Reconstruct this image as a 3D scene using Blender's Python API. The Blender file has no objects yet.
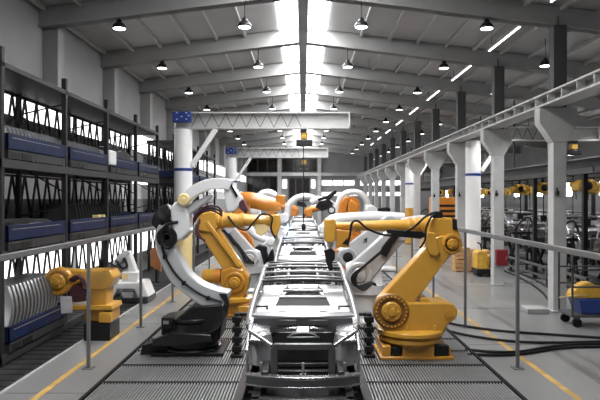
import bpy, bmesh, math, random
from mathutils import Vector, Matrix
random.seed(7)
SC = bpy.context.scene
COL = SC.collection
PI = math.pi
F, CX, CY, H = 583.0, 303.0, 199.0, 3.0          # focal length in pixels, vanishing point, eye height
WL = {}                                          # world location of each empty / part

def P(px, py, d):
    """photo pixel at real distance d -> world point"""
    return Vector(((px-CX)*d/F, d, H+(CY-py)*d/F))

# ------------------------------------------------------------------ materials
def mat(name, col, rough=0.5, metal=0.0, noise=0.0, scale=6.0, bump=0.0, emit=None, estr=0.0, coat=0.0, stretch=None, rvar=0.0):
    m = bpy.data.materials.new(name); m.use_nodes = True
    nt = m.node_tree; b = nt.nodes['Principled BSDF']
    b.inputs['Base Color'].default_value = (*col, 1)
    b.inputs['Roughness'].default_value = rough
    b.inputs['Metallic'].default_value = metal
    if coat: b.inputs['Coat Weight'].default_value = coat; b.inputs['Coat Roughness'].default_value = 0.15
    if noise or bump or rvar:
        tc = nt.nodes.new('ShaderNodeTexCoord'); mp = nt.nodes.new('ShaderNodeMapping')
        if stretch: mp.inputs['Scale'].default_value = stretch
        nz = nt.nodes.new('ShaderNodeTexNoise'); nz.inputs['Scale'].default_value = scale
        nz.inputs['Detail'].default_value = 5
        nt.links.new(tc.outputs['Object'], mp.inputs['Vector']); nt.links.new(mp.outputs['Vector'], nz.inputs['Vector'])
        if noise:
            r = nt.nodes.new('ShaderNodeMapRange'); r.inputs['From Min'].default_value = .3; r.inputs['From Max'].default_value = .7
            r.inputs['To Min'].default_value = 1-noise; r.inputs['To Max'].default_value = 1+noise
            mx = nt.nodes.new('ShaderNodeVectorMath'); mx.operation = 'SCALE'; mx.inputs[0].default_value = col
            nt.links.new(nz.outputs['Fac'], r.inputs['Value']); nt.links.new(r.outputs['Result'], mx.inputs['Scale'])
            nt.links.new(mx.outputs['Vector'], b.inputs['Base Color'])
        if rvar:
            r2 = nt.nodes.new('ShaderNodeMapRange'); r2.inputs['From Min'].default_value = .3; r2.inputs['From Max'].default_value = .7
            r2.inputs['To Min'].default_value = max(.03, rough-rvar); r2.inputs['To Max'].default_value = rough+rvar
            nt.links.new(nz.outputs['Fac'], r2.inputs['Value']); nt.links.new(r2.outputs['Result'], b.inputs['Roughness'])
        if bump:
            bp = nt.nodes.new('ShaderNodeBump'); bp.inputs['Strength'].default_value = bump; bp.inputs['Distance'].default_value = .02
            nt.links.new(nz.outputs['Fac'], bp.inputs['Height']); nt.links.new(bp.outputs['Normal'], b.inputs['Normal'])
    if emit:
        b.inputs['Emission Color'].default_value = (*emit, 1); b.inputs['Emission Strength'].default_value = estr
    return m

M = {}
M['floor'] = mat('floor_epoxy', (.175,.175,.174), .3, noise=.12, scale=.55, rvar=.04)
M['dark_floor'] = mat('dark_mat', (.028,.028,.03), .5, noise=.2, scale=2)
M['pit'] = mat('pit', (.008,.008,.009), .7)  # near-black: shade of the open pit put into the colour of flat sheets
M['grate'] = mat('galvanised_bar', (.31,.31,.308), .4, .3, noise=.12, scale=1.2)
M['yline'] = mat('yellow_line_paint', (.40,.25,.07), .5, noise=.3, scale=3)
M['wline'] = mat('white_line_paint', (.42,.42,.41), .5, noise=.2, scale=3)
M['wall'] = mat('grey_plaster', (.27,.272,.275), .8, noise=.08, scale=.7, bump=.1)
M['roofm'] = mat('grey_roof_sheet', (.40,.40,.40), .7, noise=.06, scale=.6)
M['beam'] = mat('grey_concrete_beam', (.30,.30,.298), .7, noise=.08, scale=1.2)
M['conc'] = mat('light_concrete', (.42,.42,.415), .65, noise=.1, scale=2)
M['postgrey'] = mat('dark_grey_steel', (.07,.07,.072), .5, noise=.1, scale=2)
M['railsteel'] = mat('grey_rail_steel', (.22,.22,.22), .5, .2, noise=.08, scale=2)
M['railedge'] = mat('pale_flange_paint', (.45,.45,.445), .5)
M['skyl'] = mat('skylight_sheet', (.9,.9,.9), .5, emit=(1,1,1), estr=10)
M['winb'] = mat('bright_window_sheet', (.9,.9,.9), .4, emit=(1,1,1), estr=2.0)
M['winr'] = mat('right_window_sheet', (.9,.9,.9), .4, emit=(1,1,1), estr=24)
M['wing'] = mat('frosted_window_sheet', (.6,.6,.6), .4, emit=(1,1,1), estr=.10)
M['windark'] = mat('dark_glass', (.012,.010,.009), .12)
M['tube'] = mat('tube_light', (.9,.9,.9), .4, emit=(1,1,1), estr=4)
M['lampglow'] = mat('lamp_diffuser', (.9,.9,.9), .4, emit=(1,.98,.95), estr=5)
M['black'] = mat('black_paint', (.012,.012,.013), .38, noise=.2, scale=4)
M['rubber'] = mat('black_rubber', (.010,.010,.011), .5, noise=.15, scale=8)
M['blacksatin'] = mat('black_satin_metal', (.018,.018,.02), .28, .3, noise=.2, scale=5)
M['yel'] = mat('yellow_robot_paint', (.53,.275,.035), .33, noise=.07, scale=2.5, coat=.35)
M['yeldeep'] = mat('deep_yellow_robot_paint', (.46,.215,.025), .33, noise=.08, scale=2.5, coat=.35)
M['yeldark'] = mat('ochre_gear_paint', (.22,.10,.015), .5, noise=.25, scale=9)
M['orange'] = mat('orange_robot_paint', (.55,.19,.02), .35, noise=.08, scale=2.5, coat=.3)
M['cream'] = mat('cream_paint', (.72,.56,.27), .45, noise=.06, scale=3)
M['white'] = mat('white_robot_paint', (.68,.68,.69), .3, noise=.04, scale=3, coat=.3)
M['silver'] = mat('silver_robot_paint', (.47,.48,.495), .3, .2, noise=.05, scale=3, coat=.3)
M['pillar'] = mat('white_pillar_paint', (.78,.78,.78), .3, noise=.03, scale=1.5)
M['blue'] = mat('blue_tray_paint', (.004,.011,.045), .5, noise=.35, scale=3)
M['bluebright'] = mat('blue_band_paint', (.012,.035,.20), .4)
M['bluebox'] = mat('blue_plastic', (.02,.05,.22), .35, noise=.1, scale=3)
M['rack'] = mat('rack_steel', (.022,.022,.024), .45, .2, noise=.12, scale=2)
M['lattice'] = mat('rack_lattice_steel', (.012,.012,.013), .5, .2)
M['shelf'] = mat('rack_deck_grey', (.035,.035,.037), .55, noise=.12, scale=1.5)
M['fence'] = mat('fence_aluminium', (.14,.142,.146), .42, .35, noise=.08, scale=3)
M['car'] = mat('bare_car_steel', (.36,.36,.37), .25, .85, noise=.05, scale=2.5, rvar=.06)
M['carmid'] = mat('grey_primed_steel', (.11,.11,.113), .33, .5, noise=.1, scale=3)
M['bore'] = mat('dark_insert_and_shade', (.02,.02,.021), .6)  # near-black: dark dash insert, and shade painted behind the dash opening
M['cardark'] = mat('dark_steel_and_shade', (.045,.045,.047), .33, .5, noise=.12, scale=3)  # dark rail and skid steel; on car bodies the inner shade is painted in
M['carpanel'] = mat('light_primed_steel', (.35,.35,.36), .28, .55, noise=.04, scale=2)
M['press'] = mat('dark_pressed_steel', (.04,.04,.042), .35, .6, noise=.25, scale=4)
M['sheet'] = mat('bright_pressed_steel', (.27,.275,.285), .34, .75, noise=.08, scale=3)
M['red'] = mat('red_enamel', (.17,.012,.018), .4)
M['wood'] = mat('crate_wood', (.42,.25,.11), .7, noise=.25, scale=5, stretch=(1,1,6))
M['rust'] = mat('orange_brown_panel', (.34,.13,.045), .5, noise=.2, scale=3)
M['hoist'] = mat('yellow_hoist_paint', (.55,.32,.04), .45, noise=.2, scale=5)
M['maroon'] = mat('maroon_cable_pack', (.07,.022,.035), .5, noise=.3, scale=9)
M['film'] = mat('clear_plastic_film', (.55,.52,.55), .2, noise=.1, scale=9)
M['spark'] = mat('weld_arc', (.6,.8,1), .4, emit=(.45,.75,1), estr=9)

for k_ in ('rubber','black','bore','pit','dark_floor','rack','lattice','shelf','press','postgrey','blue'):
    M[k_].node_tree.nodes['Principled BSDF'].inputs['Specular IOR Level'].default_value=.22
# ------------------------------------------------------------------ mesh helper
class MB:
    def __init__(s): s.bm = bmesh.new()
    def _face(s, vs):
        try: s.bm.faces.new(vs)
        except ValueError: pass
    def hexa(s, p):                      # 8 points: 4 bottom ccw, 4 top ccw
        v = [s.bm.verts.new(q) for q in p]
        for f in ((3,2,1,0),(4,5,6,7),(0,1,5,4),(1,2,6,5),(2,3,7,6),(3,0,4,7)): s._face([v[i] for i in f])
        return s
    def box(s, x0,x1,y0,y1,z0,z1):
        if x0>x1:x0,x1=x1,x0
        if y0>y1:y0,y1=y1,y0
        if z0>z1:z0,z1=z1,z0
        return s.hexa([(x0,y0,z0),(x1,y0,z0),(x1,y1,z0),(x0,y1,z0),(x0,y0,z1),(x1,y0,z1),(x1,y1,z1),(x0,y1,z1)])
    def bar(s, p, q, w, h, up=(0,0,1)):  # square section bar
        p=Vector(p); q=Vector(q); d=(q-p).normalized(); u=Vector(up)
        if abs(d.dot(u))>.97: u=Vector((0,1,0))
        a=d.cross(u).normalized(); b=a.cross(d).normalized()
        a*=w/2; b*=h/2
        return s.hexa([p-a-b,p+a-b,p+a+b,p-a+b,q-a-b,q+a-b,q+a+b,q-a+b])
    def rings(s, rings, cap=True, closed=True):
        vr=[[s.bm.verts.new(p) for p in r] for r in rings]
        n=len(vr[0])
        for a,b in zip(vr,vr[1:]):
            for i in range(n if closed else n-1):
                j=(i+1)%n; s._face([a[i],a[j],b[j],b[i]])
        if cap and closed: s._face(list(reversed(vr[0]))); s._face(vr[-1])
        return s
    def tube(s, pts, r, n=10, smooth=True):
        pts=[Vector(p) for p in pts]
        rr=list(r) if isinstance(r,(list,tuple)) else [r]*len(pts)
        if smooth and len(pts)>2:
            o=[];ro=[]
            for i in range(len(pts)-1):
                p0=pts[max(i-1,0)];p1=pts[i];p2=pts[i+1];p3=pts[min(i+2,len(pts)-1)]
                for k in range(5):
                    t=k/5
                    o.append(.5*((2*p1)+(p2-p0)*t+(2*p0-5*p1+4*p2-p3)*t*t+(3*p1-p0-3*p2+p3)*t**3)); ro.append(rr[i]*(1-t)+rr[i+1]*t)
            o.append(pts[-1]);ro.append(rr[-1]); pts,rr=o,ro
        rings=[];prev=None
        for i,p in enumerate(pts):
            d=(pts[min(i+1,len(pts)-1)]-pts[max(i-1,0)]).normalized()
            if prev is None:
                u=Vector((0,0,1)) if abs(d.z)<.9 else Vector((0,1,0))
            else: u=prev
            a=d.cross(u)
            if a.length<1e-4: a=d.cross(Vector((1,0,0)))
            a.normalize(); b=a.cross(d).normalized(); prev=b
            rings.append([p+(a*math.cos(t)+b*math.sin(t))*rr[i] for t in [2*PI*k/n for k in range(n)]])
        return s.rings(rings)
    def cyl(s, p, q, r, r2=None, n=20):
        return s.tube([p,q],[r,r if r2 is None else r2],n,False)
    def lathe(s, c, prof, axis='z', n=24, cap=True):      # prof: (radius, height along axis)
        c=Vector(c); R=[]
        for r,h in prof:
            ring=[]
            for k in range(n):
                a=2*PI*k/n; u,v=r*math.cos(a),r*math.sin(a)
                ring.append(c+(Vector((u,v,h)) if axis=='z' else Vector((u,h,-v)) if axis=='y' else Vector((h,u,v))))
            R.append(ring)
        return s.rings(R,cap)
    def prism(s, poly, a, b, plane='xz'):                  # polygon extruded through thickness a..b
        def mk(u,v,t): return (u,t,v) if plane=='xz' else (t,u,v) if plane=='yz' else (u,v,t)
        return s.rings([[mk(u,v,a) for u,v in poly],[mk(u,v,b) for u,v in poly]])
    def build(s, name, m, parent=None, bevel=0, smooth=True, seg=2):
        bm=s.bm
        bmesh.ops.recalc_face_normals(bm, faces=bm.faces[:])
        off = WL.get(parent, Vector()) if parent else Vector()
        me=bpy.data.meshes.new(name); 
        if off.length: bmesh.ops.translate(bm, verts=bm.verts[:], vec=-off)
        bm.to_mesh(me); bm.free()
        o=bpy.data.objects.new(name,me); COL.objects.link(o); me.materials.append(m)
        if parent: o.parent=parent
        WL[o]=off
        if bevel:
            md=o.modifiers.new('bevel','BEVEL'); md.width=bevel; md.segments=seg; md.limit_method='ANGLE'; md.angle_limit=math.radians(38)
        if smooth:
            me.polygons.foreach_set('use_smooth',[True]*len(me.polygons)); me.set_sharp_from_angle(angle=math.radians(38))
        return o

def tag(o, label=None, cat=None, group=None, kind=None):
    if label: o['label']=label
    if cat: o['category']=cat
    if group: o['group']=group
    if kind: o['kind']=kind
    return o
def thing(name, loc, label, cat, group=None):
    o=bpy.data.objects.new(name,None); COL.objects.link(o); o.location=loc; o.empty_display_size=.2
    WL[o]=Vector(loc); return tag(o,label,cat,group)
def kids(o): return [c for c in o.children]
def copy_tree(o, parent=None):
    c=o.copy(); COL.objects.link(c)
    if parent: c.parent=parent
    for ch in kids(o): copy_tree(ch,c)
    return c
ORD=['first','second','third','fourth','fifth','sixth','seventh','eighth','ninth','tenth','eleventh','twelfth','thirteenth','fourteenth','fifteenth','sixteenth','seventeenth','eighteenth','nineteenth','twentieth']
def struct(name, mb, m, parent=None, **k):
    o=mb.build(name,m,parent,**k)
    if not parent: o['kind']='structure'
    return o

def capsule(p, q, rp, rq, n=9):          # outline of a tapered capsule, p,q are (x,z)
    p=Vector(p); q=Vector(q); a=math.atan2(q.y-p.y,q.x-p.x); L=(q-p).length
    b=math.acos(max(-1,min(1,(rp-rq)/L)))
    out=[]
    for k in range(n+1):
        t=a+b+(2*PI-2*b)*k/n; out.append((p.x+rp*math.cos(t),p.y+rp*math.sin(t)))
    for k in range(n+1):
        t=a-b+2*b*k/n; out.append((q.x+rq*math.cos(t),q.y+rq*math.sin(t)))
    return out
def ribbon(pts, ws, sub=5):              # closed outline around a curved centre line in x,z
    pts=[Vector(p) for p in pts]; o=[];w=[]
    for i in range(len(pts)-1):
        p0=pts[max(i-1,0)];p1=pts[i];p2=pts[i+1];p3=pts[min(i+2,len(pts)-1)]
        for k in range(sub):
            t=k/sub; o.append(.5*((2*p1)+(p2-p0)*t+(2*p0-5*p1+4*p2-p3)*t*t+(3*p1-p0-3*p2+p3)*t**3)); w.append(ws[i]*(1-t)+ws[i+1]*t)
    o.append(pts[-1]); w.append(ws[-1]); L=[];R=[]
    for i,p in enumerate(o):
        d=(o[min(i+1,len(o)-1)]-o[max(i-1,0)]).normalized(); nrm=Vector((-d.y,d.x))
        L.append(tuple(p+nrm*w[i]/2)); R.append(tuple(p-nrm*w[i]/2))
    return L+R[::-1]
def strip(mb, pts, ws, y0, y1, sub=5):   # ribbon as quads (safe for concave shapes)
    o=ribbon(pts,ws,sub); n=len(o)//2; L=o[:n]; R=o[n:][::-1]
    return mb.rings([[(l[0],y0,l[1]),(r[0],y0,r[1]),(r[0],y1,r[1]),(l[0],y1,l[1])] for l,r in zip(L,R)])
def XZ(px,py,d): v=P(px,py,d); return (v.x,v.z)

# ------------------------------------------------------------------ shell
FR0, FRS, NFR = 15.8, 4.8, 12
YB = 70.0; XL, XR = -7.1, 16.6
SL = .124
def zroof(x): return 9.05-SL*abs(x)
fl = struct('floor', MB().box(XL-.3,XR+.3,1.5,YB+.3,-.2,0), M['floor'])
def seam(): 
    m=MB()
    for y in range(8,70,4): m.box(3.4,XR,y,y+.012,0,.002)
    for y in range(9,40,5): m.box(-4.6,-3.36,y,y+.012,0,.002)
    return m
seam().build('floor_joint',M['dark_floor'],fl)
for s,x in ((-1,-4.03),(1,4.13)):
    MB().box(x-.055,x+.055,3,YB,0,.004).build('painted_line',M['yline'],fl)
MB().box(-4.68,-4.645,3,YB,0,.02).build('painted_line',M['wline'],fl)
dm=MB().box(-7.05,-4.72,8,40,0,.006)
for y in [8+i*.32 for i in range(100)]: dm.box(-7.0,-4.74,y,y+.05,.006,.018)
dm.build('ribbed_mat',M['dark_floor'],fl)
# gratings on both sides of the line
PL=.98
for s in (-1,1):
    base=MB().box(s*1.02,s*3.30,4.6,62,0,.006)
    for i in range(57):
        y=4.55+i*PL; base.box(s*1.02,s*3.30,y-.045,y+.045,.006,.034)
    base.box(s*3.27,s*3.32,4.6,62,.0,.04)
    sh=base.build('grating_frame_and_shade',M['pit'],fl)
    g=MB(); n=45
    for i in range(40):
        y0=4.55+i*PL+.05; y1=y0+PL-.1
        for k in range(n):
            x=1.04+k*(2.22/n); g.box(s*x,s*(x+.017),y0,y1,.006,.034)
    g.box(s*1.04,s*3.26,4.55+40*PL+.05,62,.006,.034)
    g.build('grating_bars',M['grate'],fl,smooth=False)

# ceiling
cm=MB()
cm.hexa([(XL-.3,1.5,zroof(XL-.3)),(0,1.5,zroof(0)),(0,YB,zroof(0)),(XL-.3,YB,zroof(XL-.3)),
         (XL-.3,1.5,zroof(XL-.3)+.1),(0,1.5,zroof(0)+.1),(0,YB,zroof(0)+.1),(XL-.3,YB,zroof(XL-.3)+.1)])
cm.hexa([(0,1.5,zroof(0)),(XR+.3,1.5,zroof(XR+.3)),(XR+.3,YB,zroof(XR+.3)),(0,YB,zroof(0)),
         (0,1.5,zroof(0)+.1),(XR+.3,1.5,zroof(XR+.3)+.1),(XR+.3,YB,zroof(XR+.3)+.1),(0,YB,zroof(0)+.1)])
ceil=struct('ceiling',cm,M['roofm'],smooth=False)
xs=[2.05+.98*i for i in range(15)]
for s in (-1,1):
    for x in xs:
        X=s*x
        if X<XL or X>XR: continue
        z=zroof(X)
        MB().box(X-.045,X+.045,1.6,YB-.1,z-.13,z-.005).build('purlin',M['roofm'],ceil,smooth=False)
for i,s in enumerate((-1,1)):
    w=MB()
    a,b=.17,.82
    w.hexa([(s*a,2,zroof(a)-.05),(s*b,2,zroof(b)-.05),(s*b,68,zroof(b)-.05),(s*a,68,zroof(a)-.05),
            (s*a,2,zroof(a)-.01),(s*b,2,zroof(b)-.01),(s*b,68,zroof(b)-.01),(s*a,68,zroof(a)-.01)])
    sk=struct('window_%d'%(i+1),w,M['skyl'],smooth=False)
    fm=MB()
    for k in range(int((68-2)/1.2)):
        y=2+k*1.2; fm.hexa([(s*a,y,zroof(a)-.08),(s*b,y,zroof(b)-.08),(s*b,y+.035,zroof(b)-.08),(s*a,y+.035,zroof(a)-.08),
                            (s*a,y,zroof(a)-.05),(s*b,y,zroof(b)-.05),(s*b,y+.035,zroof(b)-.05),(s*a,y+.035,zroof(a)-.05)])
    fm.build('glazing_bar',M['conc'],sk,smooth=False)
tag(MB().box(-.145,.145,1.6,YB-.1,8.44,9.0).build('ridge_beam',M['beam'],smooth=False),'grey ridge girder running between the two bright skylight strips','beam')
for i in range(-2,NFR-1):
    y=FR0+FRS*i
    if y<4: continue
    bm_=MB()
    for s,xe in ((-1,XL),(1,XR)):
        X=abs(xe)
        zb=8.50; 
        bm_.hexa([(0,y-.13,zb),(s*X,y-.13,zb-SL*X),(s*X,y+.13,zb-SL*X),(0,y+.13,zb),(0,y-.13,zb+.53),(s*X,y-.13,zb-SL*X+.53),(s*X,y+.13,zb-SL*X+.53),(0,y+.13,zb+.53)])
        bm_.hexa([(0,y-.18,zb),(s*X,y-.18,zb-SL*X),(s*X,y+.18,zb-SL*X),(0,y+.18,zb),(0,y-.18,zb+.06),(s*X,y-.18,zb-SL*X+.06),(s*X,y+.18,zb-SL*X+.06),(0,y+.18,zb+.06)])
    n=i+2
    tag(bm_.build('roof_beam',M['beam'],smooth=False),'grey sloping roof beam crossing under the ceiling, %s counted from the camera'%ORD[n],'beam','roof beams')
# left wall with three window bands
wl=MB()
bands=[(.80,1.78),(3.0,3.62),(3.62,3.80),(4.92,5.68)]
zs=0
for a,b in bands:
    if a>zs: wl.box(XL-.3,XL+.42,1.5,YB,zs,a)
    zs=b
wl.box(XL-.3,XL+.42,1.5,YB,zs,5.8); wl.box(XL-.3,XL,1.5,YB,5.8,zroof(XL)+.1)
for y in [6+i*5.6 for i in range(12)]:
    for a,b in bands: wl.box(XL-.2,XL+.40,y,y+.10,a,b)
struct('wall_left',wl,M['wall'],smooth=False)
wn=3
for j,(a,b) in enumerate(bands):
    struct('window_%d'%wn,MB().box(XL+.26,XL+.30,2,YB-.5,a,b),M['wing'] if j==1 else M['winb'],smooth=False); wn+=1
# back wall
wb=MB().box(XL-.3,XR+.3,YB,YB+.3,0,9.2)
struct('wall_back',wb,M['wall'],smooth=False)
def bwin(x0,x1,z0,z1,m,nx=3):
    global wn
    o=struct('window_%d'%wn,MB().box(x0,x1,YB-.10,YB-.02,z0,z1),m,smooth=False); wn+=1
    f=MB()
    for k in range(nx+1):
        x=x0+(x1-x0)*k/nx; f.box(x-.06,x+.06,YB-.16,YB-.1,z0,z1)
    f.box(x0-.06,x1+.06,YB-.16,YB-.1,z0-.1,z0); f.box(x0-.06,x1+.06,YB-.16,YB-.1,z1,z1+.1)
    f.build('window_frame',M['postgrey'] if m is M['windark'] else M['conc'],o,smooth=False)
bwin(-6.6,-3.1,6.3,7.75,M['windark']); bwin(-2.5,1.7,6.3,7.75,M['windark']); 
bwin(-6.9,-3.1,2.9,5.6,M['windark'],4); bwin(-1.7,.8,2.9,5.4,M['windark'],3)
bwin(2.2,6.2,4.65,5.2,M['winb'],3); bwin(6.8,13.4,4.65,5.2,M['winb'],5); bwin(2.2,13.4,3.4,3.8,M['winb'],9)
bwin(-2.5,-1.9,4.3,5.3,M['winb'],1); bwin(.95,1.5,4.3,5.3,M['winb'],1)
struct('trim_1',MB().box(-6.9,XR,YB-.7,YB-.2,5.75,6.15),M['conc'],smooth=False)
for k,x in enumerate((-6.95,-2.8,1.95)):
    struct('trim_%d'%(k+2),MB().box(x-.22,x+.22,YB-.75,YB-.25,0,8.2),M['conc'],smooth=False)
# right wall with small bright windows
wr=MB(); zs=(3.2,4.0)
wr.box(XR,XR+.3,1.5,YB,0,zs[0]); wr.box(XR,XR+.3,1.5,YB,zs[1],zroof(XR)+.1)
ys=[14+i*4.4 for i in range(13)]; prev=1.5
for y in ys: wr.box(XR,XR+.3,prev,y,zs[0],zs[1]); prev=y+1.1
wr.box(XR,XR+.3,prev,YB,zs[0],zs[1])
struct('wall_right',wr,M['wall'],smooth=False)
for y in ys:
    struct('window_%d'%wn,MB().box(XR+.1,XR+.14,y,y+1.1,zs[0],zs[1]),M['winr'],smooth=False); wn+=1

# left wall columns
for k in range(-1,NFR-1):
    y=FR0+.3+FRS*k
    c=MB().box(XL,XL+.42,y-.2,y+.2,5.8,8.5-SL*6.9)
    tag(c.build('wall_column',M['beam'],bevel=.02),'grey wall column behind the storage racks, %s from the camera'%ORD[k+1],'column','wall columns on the left')
# right flared columns
XC=6.8
proto=thing('flared_column',(0,0,0),'','column','flared columns under the crane rail')
MB().box(-.18,.18,-.18,.18,0,4.5).build('shaft',M['conc'],proto,bevel=.02)
cp=[(-.18,4.5),(.18,4.5),(.46,4.98),(.46,5.42),(-.54,5.42),(-.54,5.02)]
MB().prism(cp,-.18,.18).build('capital',M['conc'],proto,bevel=.015)
MB().box(-.155,.2,-.15,.15,5.44,7.62).build('upper_post',M['postgrey'],proto,bevel=.01)
MB().box(-.20,.20,-.20,.20,0,.05).build('footing',M['conc'],proto,bevel=.02)
MB().cyl((.02,0,7.62),(.02,0,7.9),.025,n=8).build('hanger_rod',M['postgrey'],proto)
for k in range(-1,NFR-1):
    c=proto if k==-1 else copy_tree(proto)
    y=FR0-.2+FRS*k
    c.location=(XC,y,0)
    c['label']='pale flared concrete column under the crane rail, %s from the camera'%ORD[k+1] if k>=0 else 'pale flared concrete column nearest the camera at the picture edge'
# crane rail
cr=thing('crane_rail',(5.95,40,5.0),'long grey crane rail girder with pale flanges resting on the flared columns','rail')
zt=5.72; x0,x1=6.2,6.9
MB().box(6.5,6.62,4,YB-1,5.46,zt).build('web',M['railsteel'],cr,smooth=False)
for z in (5.44,zt): MB().box(6.28,6.84,4,YB-1,z,z+.045).build('flange',M['railedge'],cr,smooth=False)
st0=MB().box(6.30,6.5,4.6,4.635,5.485,zt).build('stiffener',M['railedge'],cr,smooth=False)
for i in range(1,80):
    q=st0.copy(); COL.objects.link(q); q.parent=cr; q.location=(0,.8*i,0)
MB().box(6.52,6.60,4,YB-1,zt+.045,zt+.13).build('rail_head',M['railsteel'],cr,smooth=False)

# fluorescent tubes on the right roof slope
for k in range(-1,8):
    y0=FR0+FRS*k+.7; X=6.15; z=7.9
    t=thing('tube_light',(X,y0+1.4,z),'slim fluorescent tube under the right roof slope, %s from the camera'%ORD[k+1],'lamp','fluorescent tubes')
    MB().box(X-.07,X+.07,y0,y0+2.8,z,z+.06).build('housing',M['beam'],t)
    MB().box(X-.022,X+.022,y0+.05,y0+2.75,z-.03,z).build('tube',M['tube'],t)
    hm=MB()
    for yy in (y0+.3,y0+2.5): hm.cyl((X,yy,z+.06),(X,yy,zroof(X)),.012,n=6)
    hm.build('hanger',M['postgrey'],t)

# pendant lamps
def make_lamp(cl):
    lp=thing('pendant_lamp',(0,0,0),'','lamp','black dome pendant lamps')
    MB().lathe((0,0,0),[(.17,.0),(.185,-.005),(.188,.012),(.172,.075),(.13,.135),(.08,.165),(.07,.21),(.045,.25),(.02,.26)],n=20).build('shade',M['black'],lp)
    MB().lathe((0,0,0),[(.165,-.001),(.16,-.012),(.02,-.02)],n=20).build('diffuser',M['lampglow'],lp)
    MB().cyl((0,0,.25),(0,0,.25+cl),.012,n=6).build('cord',M['black'],lp)
    return lp
rows=[(-4.98,FR0,7.62,.02,'far left row'),(-1.58,FR0,7.66,.40,'row left of the skylight'),(1.58,FR0,7.66,.40,'row right of the skylight'),
      (4.98,FR0,7.62,.02,'row beside the crane rail'),(7.65,18.4,7.2,.62,'row beyond the columns'),(12.4,17.6,6.6,.62,'far right row')]
for X,yy,zz,cl,rn in rows:
    lp=make_lamp(cl)
    for k in range(0,10):
        l=lp if k==0 else copy_tree(lp)
        l.location=(X,yy+FRS*k,zz)
        l['label']='black dome lamp in the %s, %s from the camera'%(rn,ORD[k])

# ------------------------------------------------------------------ storage racks on the left
XF,XBk=-5.4,-6.44
RY=[10.4+2.8*i for i in range(5)]
RY2=[24.4+2.8*i for i in range(5)]
for ri,ys in enumerate((RY,RY2)):
    rk=thing('storage_rack',(XF,ys[0],0),['nearer tall dark storage rack with blue trays along the left wall','further tall dark storage rack with blue trays along the left wall'][ri],'rack','storage racks')
    for y in ys:
        up=MB().box(XF-.05,XF+.05,y-.05,y+.05,0,5.72).box(XBk-.05,XBk+.05,y-.05,y+.05,0,5.4)
        for z in [2.0+1.15*i for i in range(3)]:
            up.bar((XF,y,z),(XBk,y,z+.6),.03,.03); up.bar((XBk,y,z+.6),(XF,y,z+.85),.03,.03)
        up.build('upright',M['rack'],rk)
    y0,y1=ys[0]-.05,ys[-1]+.05
    MB().box(XF+.05,XBk-.1,y0,y1,5.36,5.46).build('top_deck',M['shelf'],rk,bevel=.01)
    for z in (3.56,1.88,.04):
        ye=y1 if z>.5 or ri else ys[2]
        b=MB().box(XF-.02,XF+.06,y0,ye,z,z+.17).box(XBk-.03,XBk+.03,y0,y1,z,z+.17)
        b.build('shelf_beam',M['shelf'],rk,bevel=.008)
        if z>.5: MB().box(XF-.02,XBk,y0,y1,z+.13,z+.17).build('shelf_deck',M['rack'],rk)
    # zig-zag lattice along the back
    for a,b in ((4.2,5.36),(2.55,3.55),(.75,1.85)):
        lt=MB(); n=int((y1-y0)/.29)
        st=(y1-y0)/n
        for i in range(n):
            ya=y0+i*st; z0,z1=(a,b) if i%2==0 else (b,a)
            lt.bar((XBk-.06,ya,z0),(XBk-.06,ya+st,z1),.042,.042)
        lt.box(XBk-.1,XBk-.04,y0,y1,a-.06,a); lt.box(XBk-.1,XBk-.04,y0,y1,b-.05,b)
        lt.build('back_lattice',M['lattice'],rk)
    MB().box(XBk-.16,XBk-.11,y0,y1,2.1,2.55).build('back_sheet',M['rack'],rk)
    MB().box(XBk-.16,XBk-.11,y0,y1,3.95,4.25).build('back_sheet',M['shelf'],rk)

def make_tray(L=2.55,D=1.05,h=.30):
    t=thing('stillage_tray',(0,0,0),'','tray','blue steel stillage trays')
    w=.03
    b=MB().box(-D,0,0,L,.17,.2).box(-w,0,0,L,.17,.17+h).box(-D,-D+w,0,L,.17,.17+h).box(-D,0,0,w,.17,.17+h).box(-D,0,L-w,L,.17,.17+h)
    b.build('tray_body',M['blue'],t,bevel=.006)
    f=MB()
    for y in (.04,.92,1.1,L-.16): f.box(-D,0,y,y+.12,0,.17)
    f.box(-.03,-.004,.02,L-.02,.01,.17)
    f.build('foot',M['shelf'],t)
    for y in (.08,.52): MB().box(-.02,.004,y,y+.36,.02,.135).build('fork_pocket',M['black'],t,bevel=.004)
    s=MB()
    s.box(-.0,.006,.15,L-.3,.17+h-.085,.17+h-.072)
    s.build('marking_strip',M['railsteel'],t)
    return t
tp=make_tray(); used=False
lev=[('middle shelf',3.73),('lower shelf',2.05),('bottom beam',.215)]
trays=[]
for ri,ys in enumerate((RY,RY2)):
    for li,(nm,z) in enumerate(lev):
        for k in range(4):
            if li==2 and (ri==1 or k>0): continue
            t=tp if not used else copy_tree(tp); used=True
            t.location=(XF+.08,ys[k]+.12,z)
            if li==2: t.location=(XF+.1,ys[k]+.12,.215)
            t['label']='blue tray on the %s of the %s rack, %s bay'%(nm,['nearer','further'][ri],ORD[k])
            trays.append((t,ri,li,k))
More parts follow.
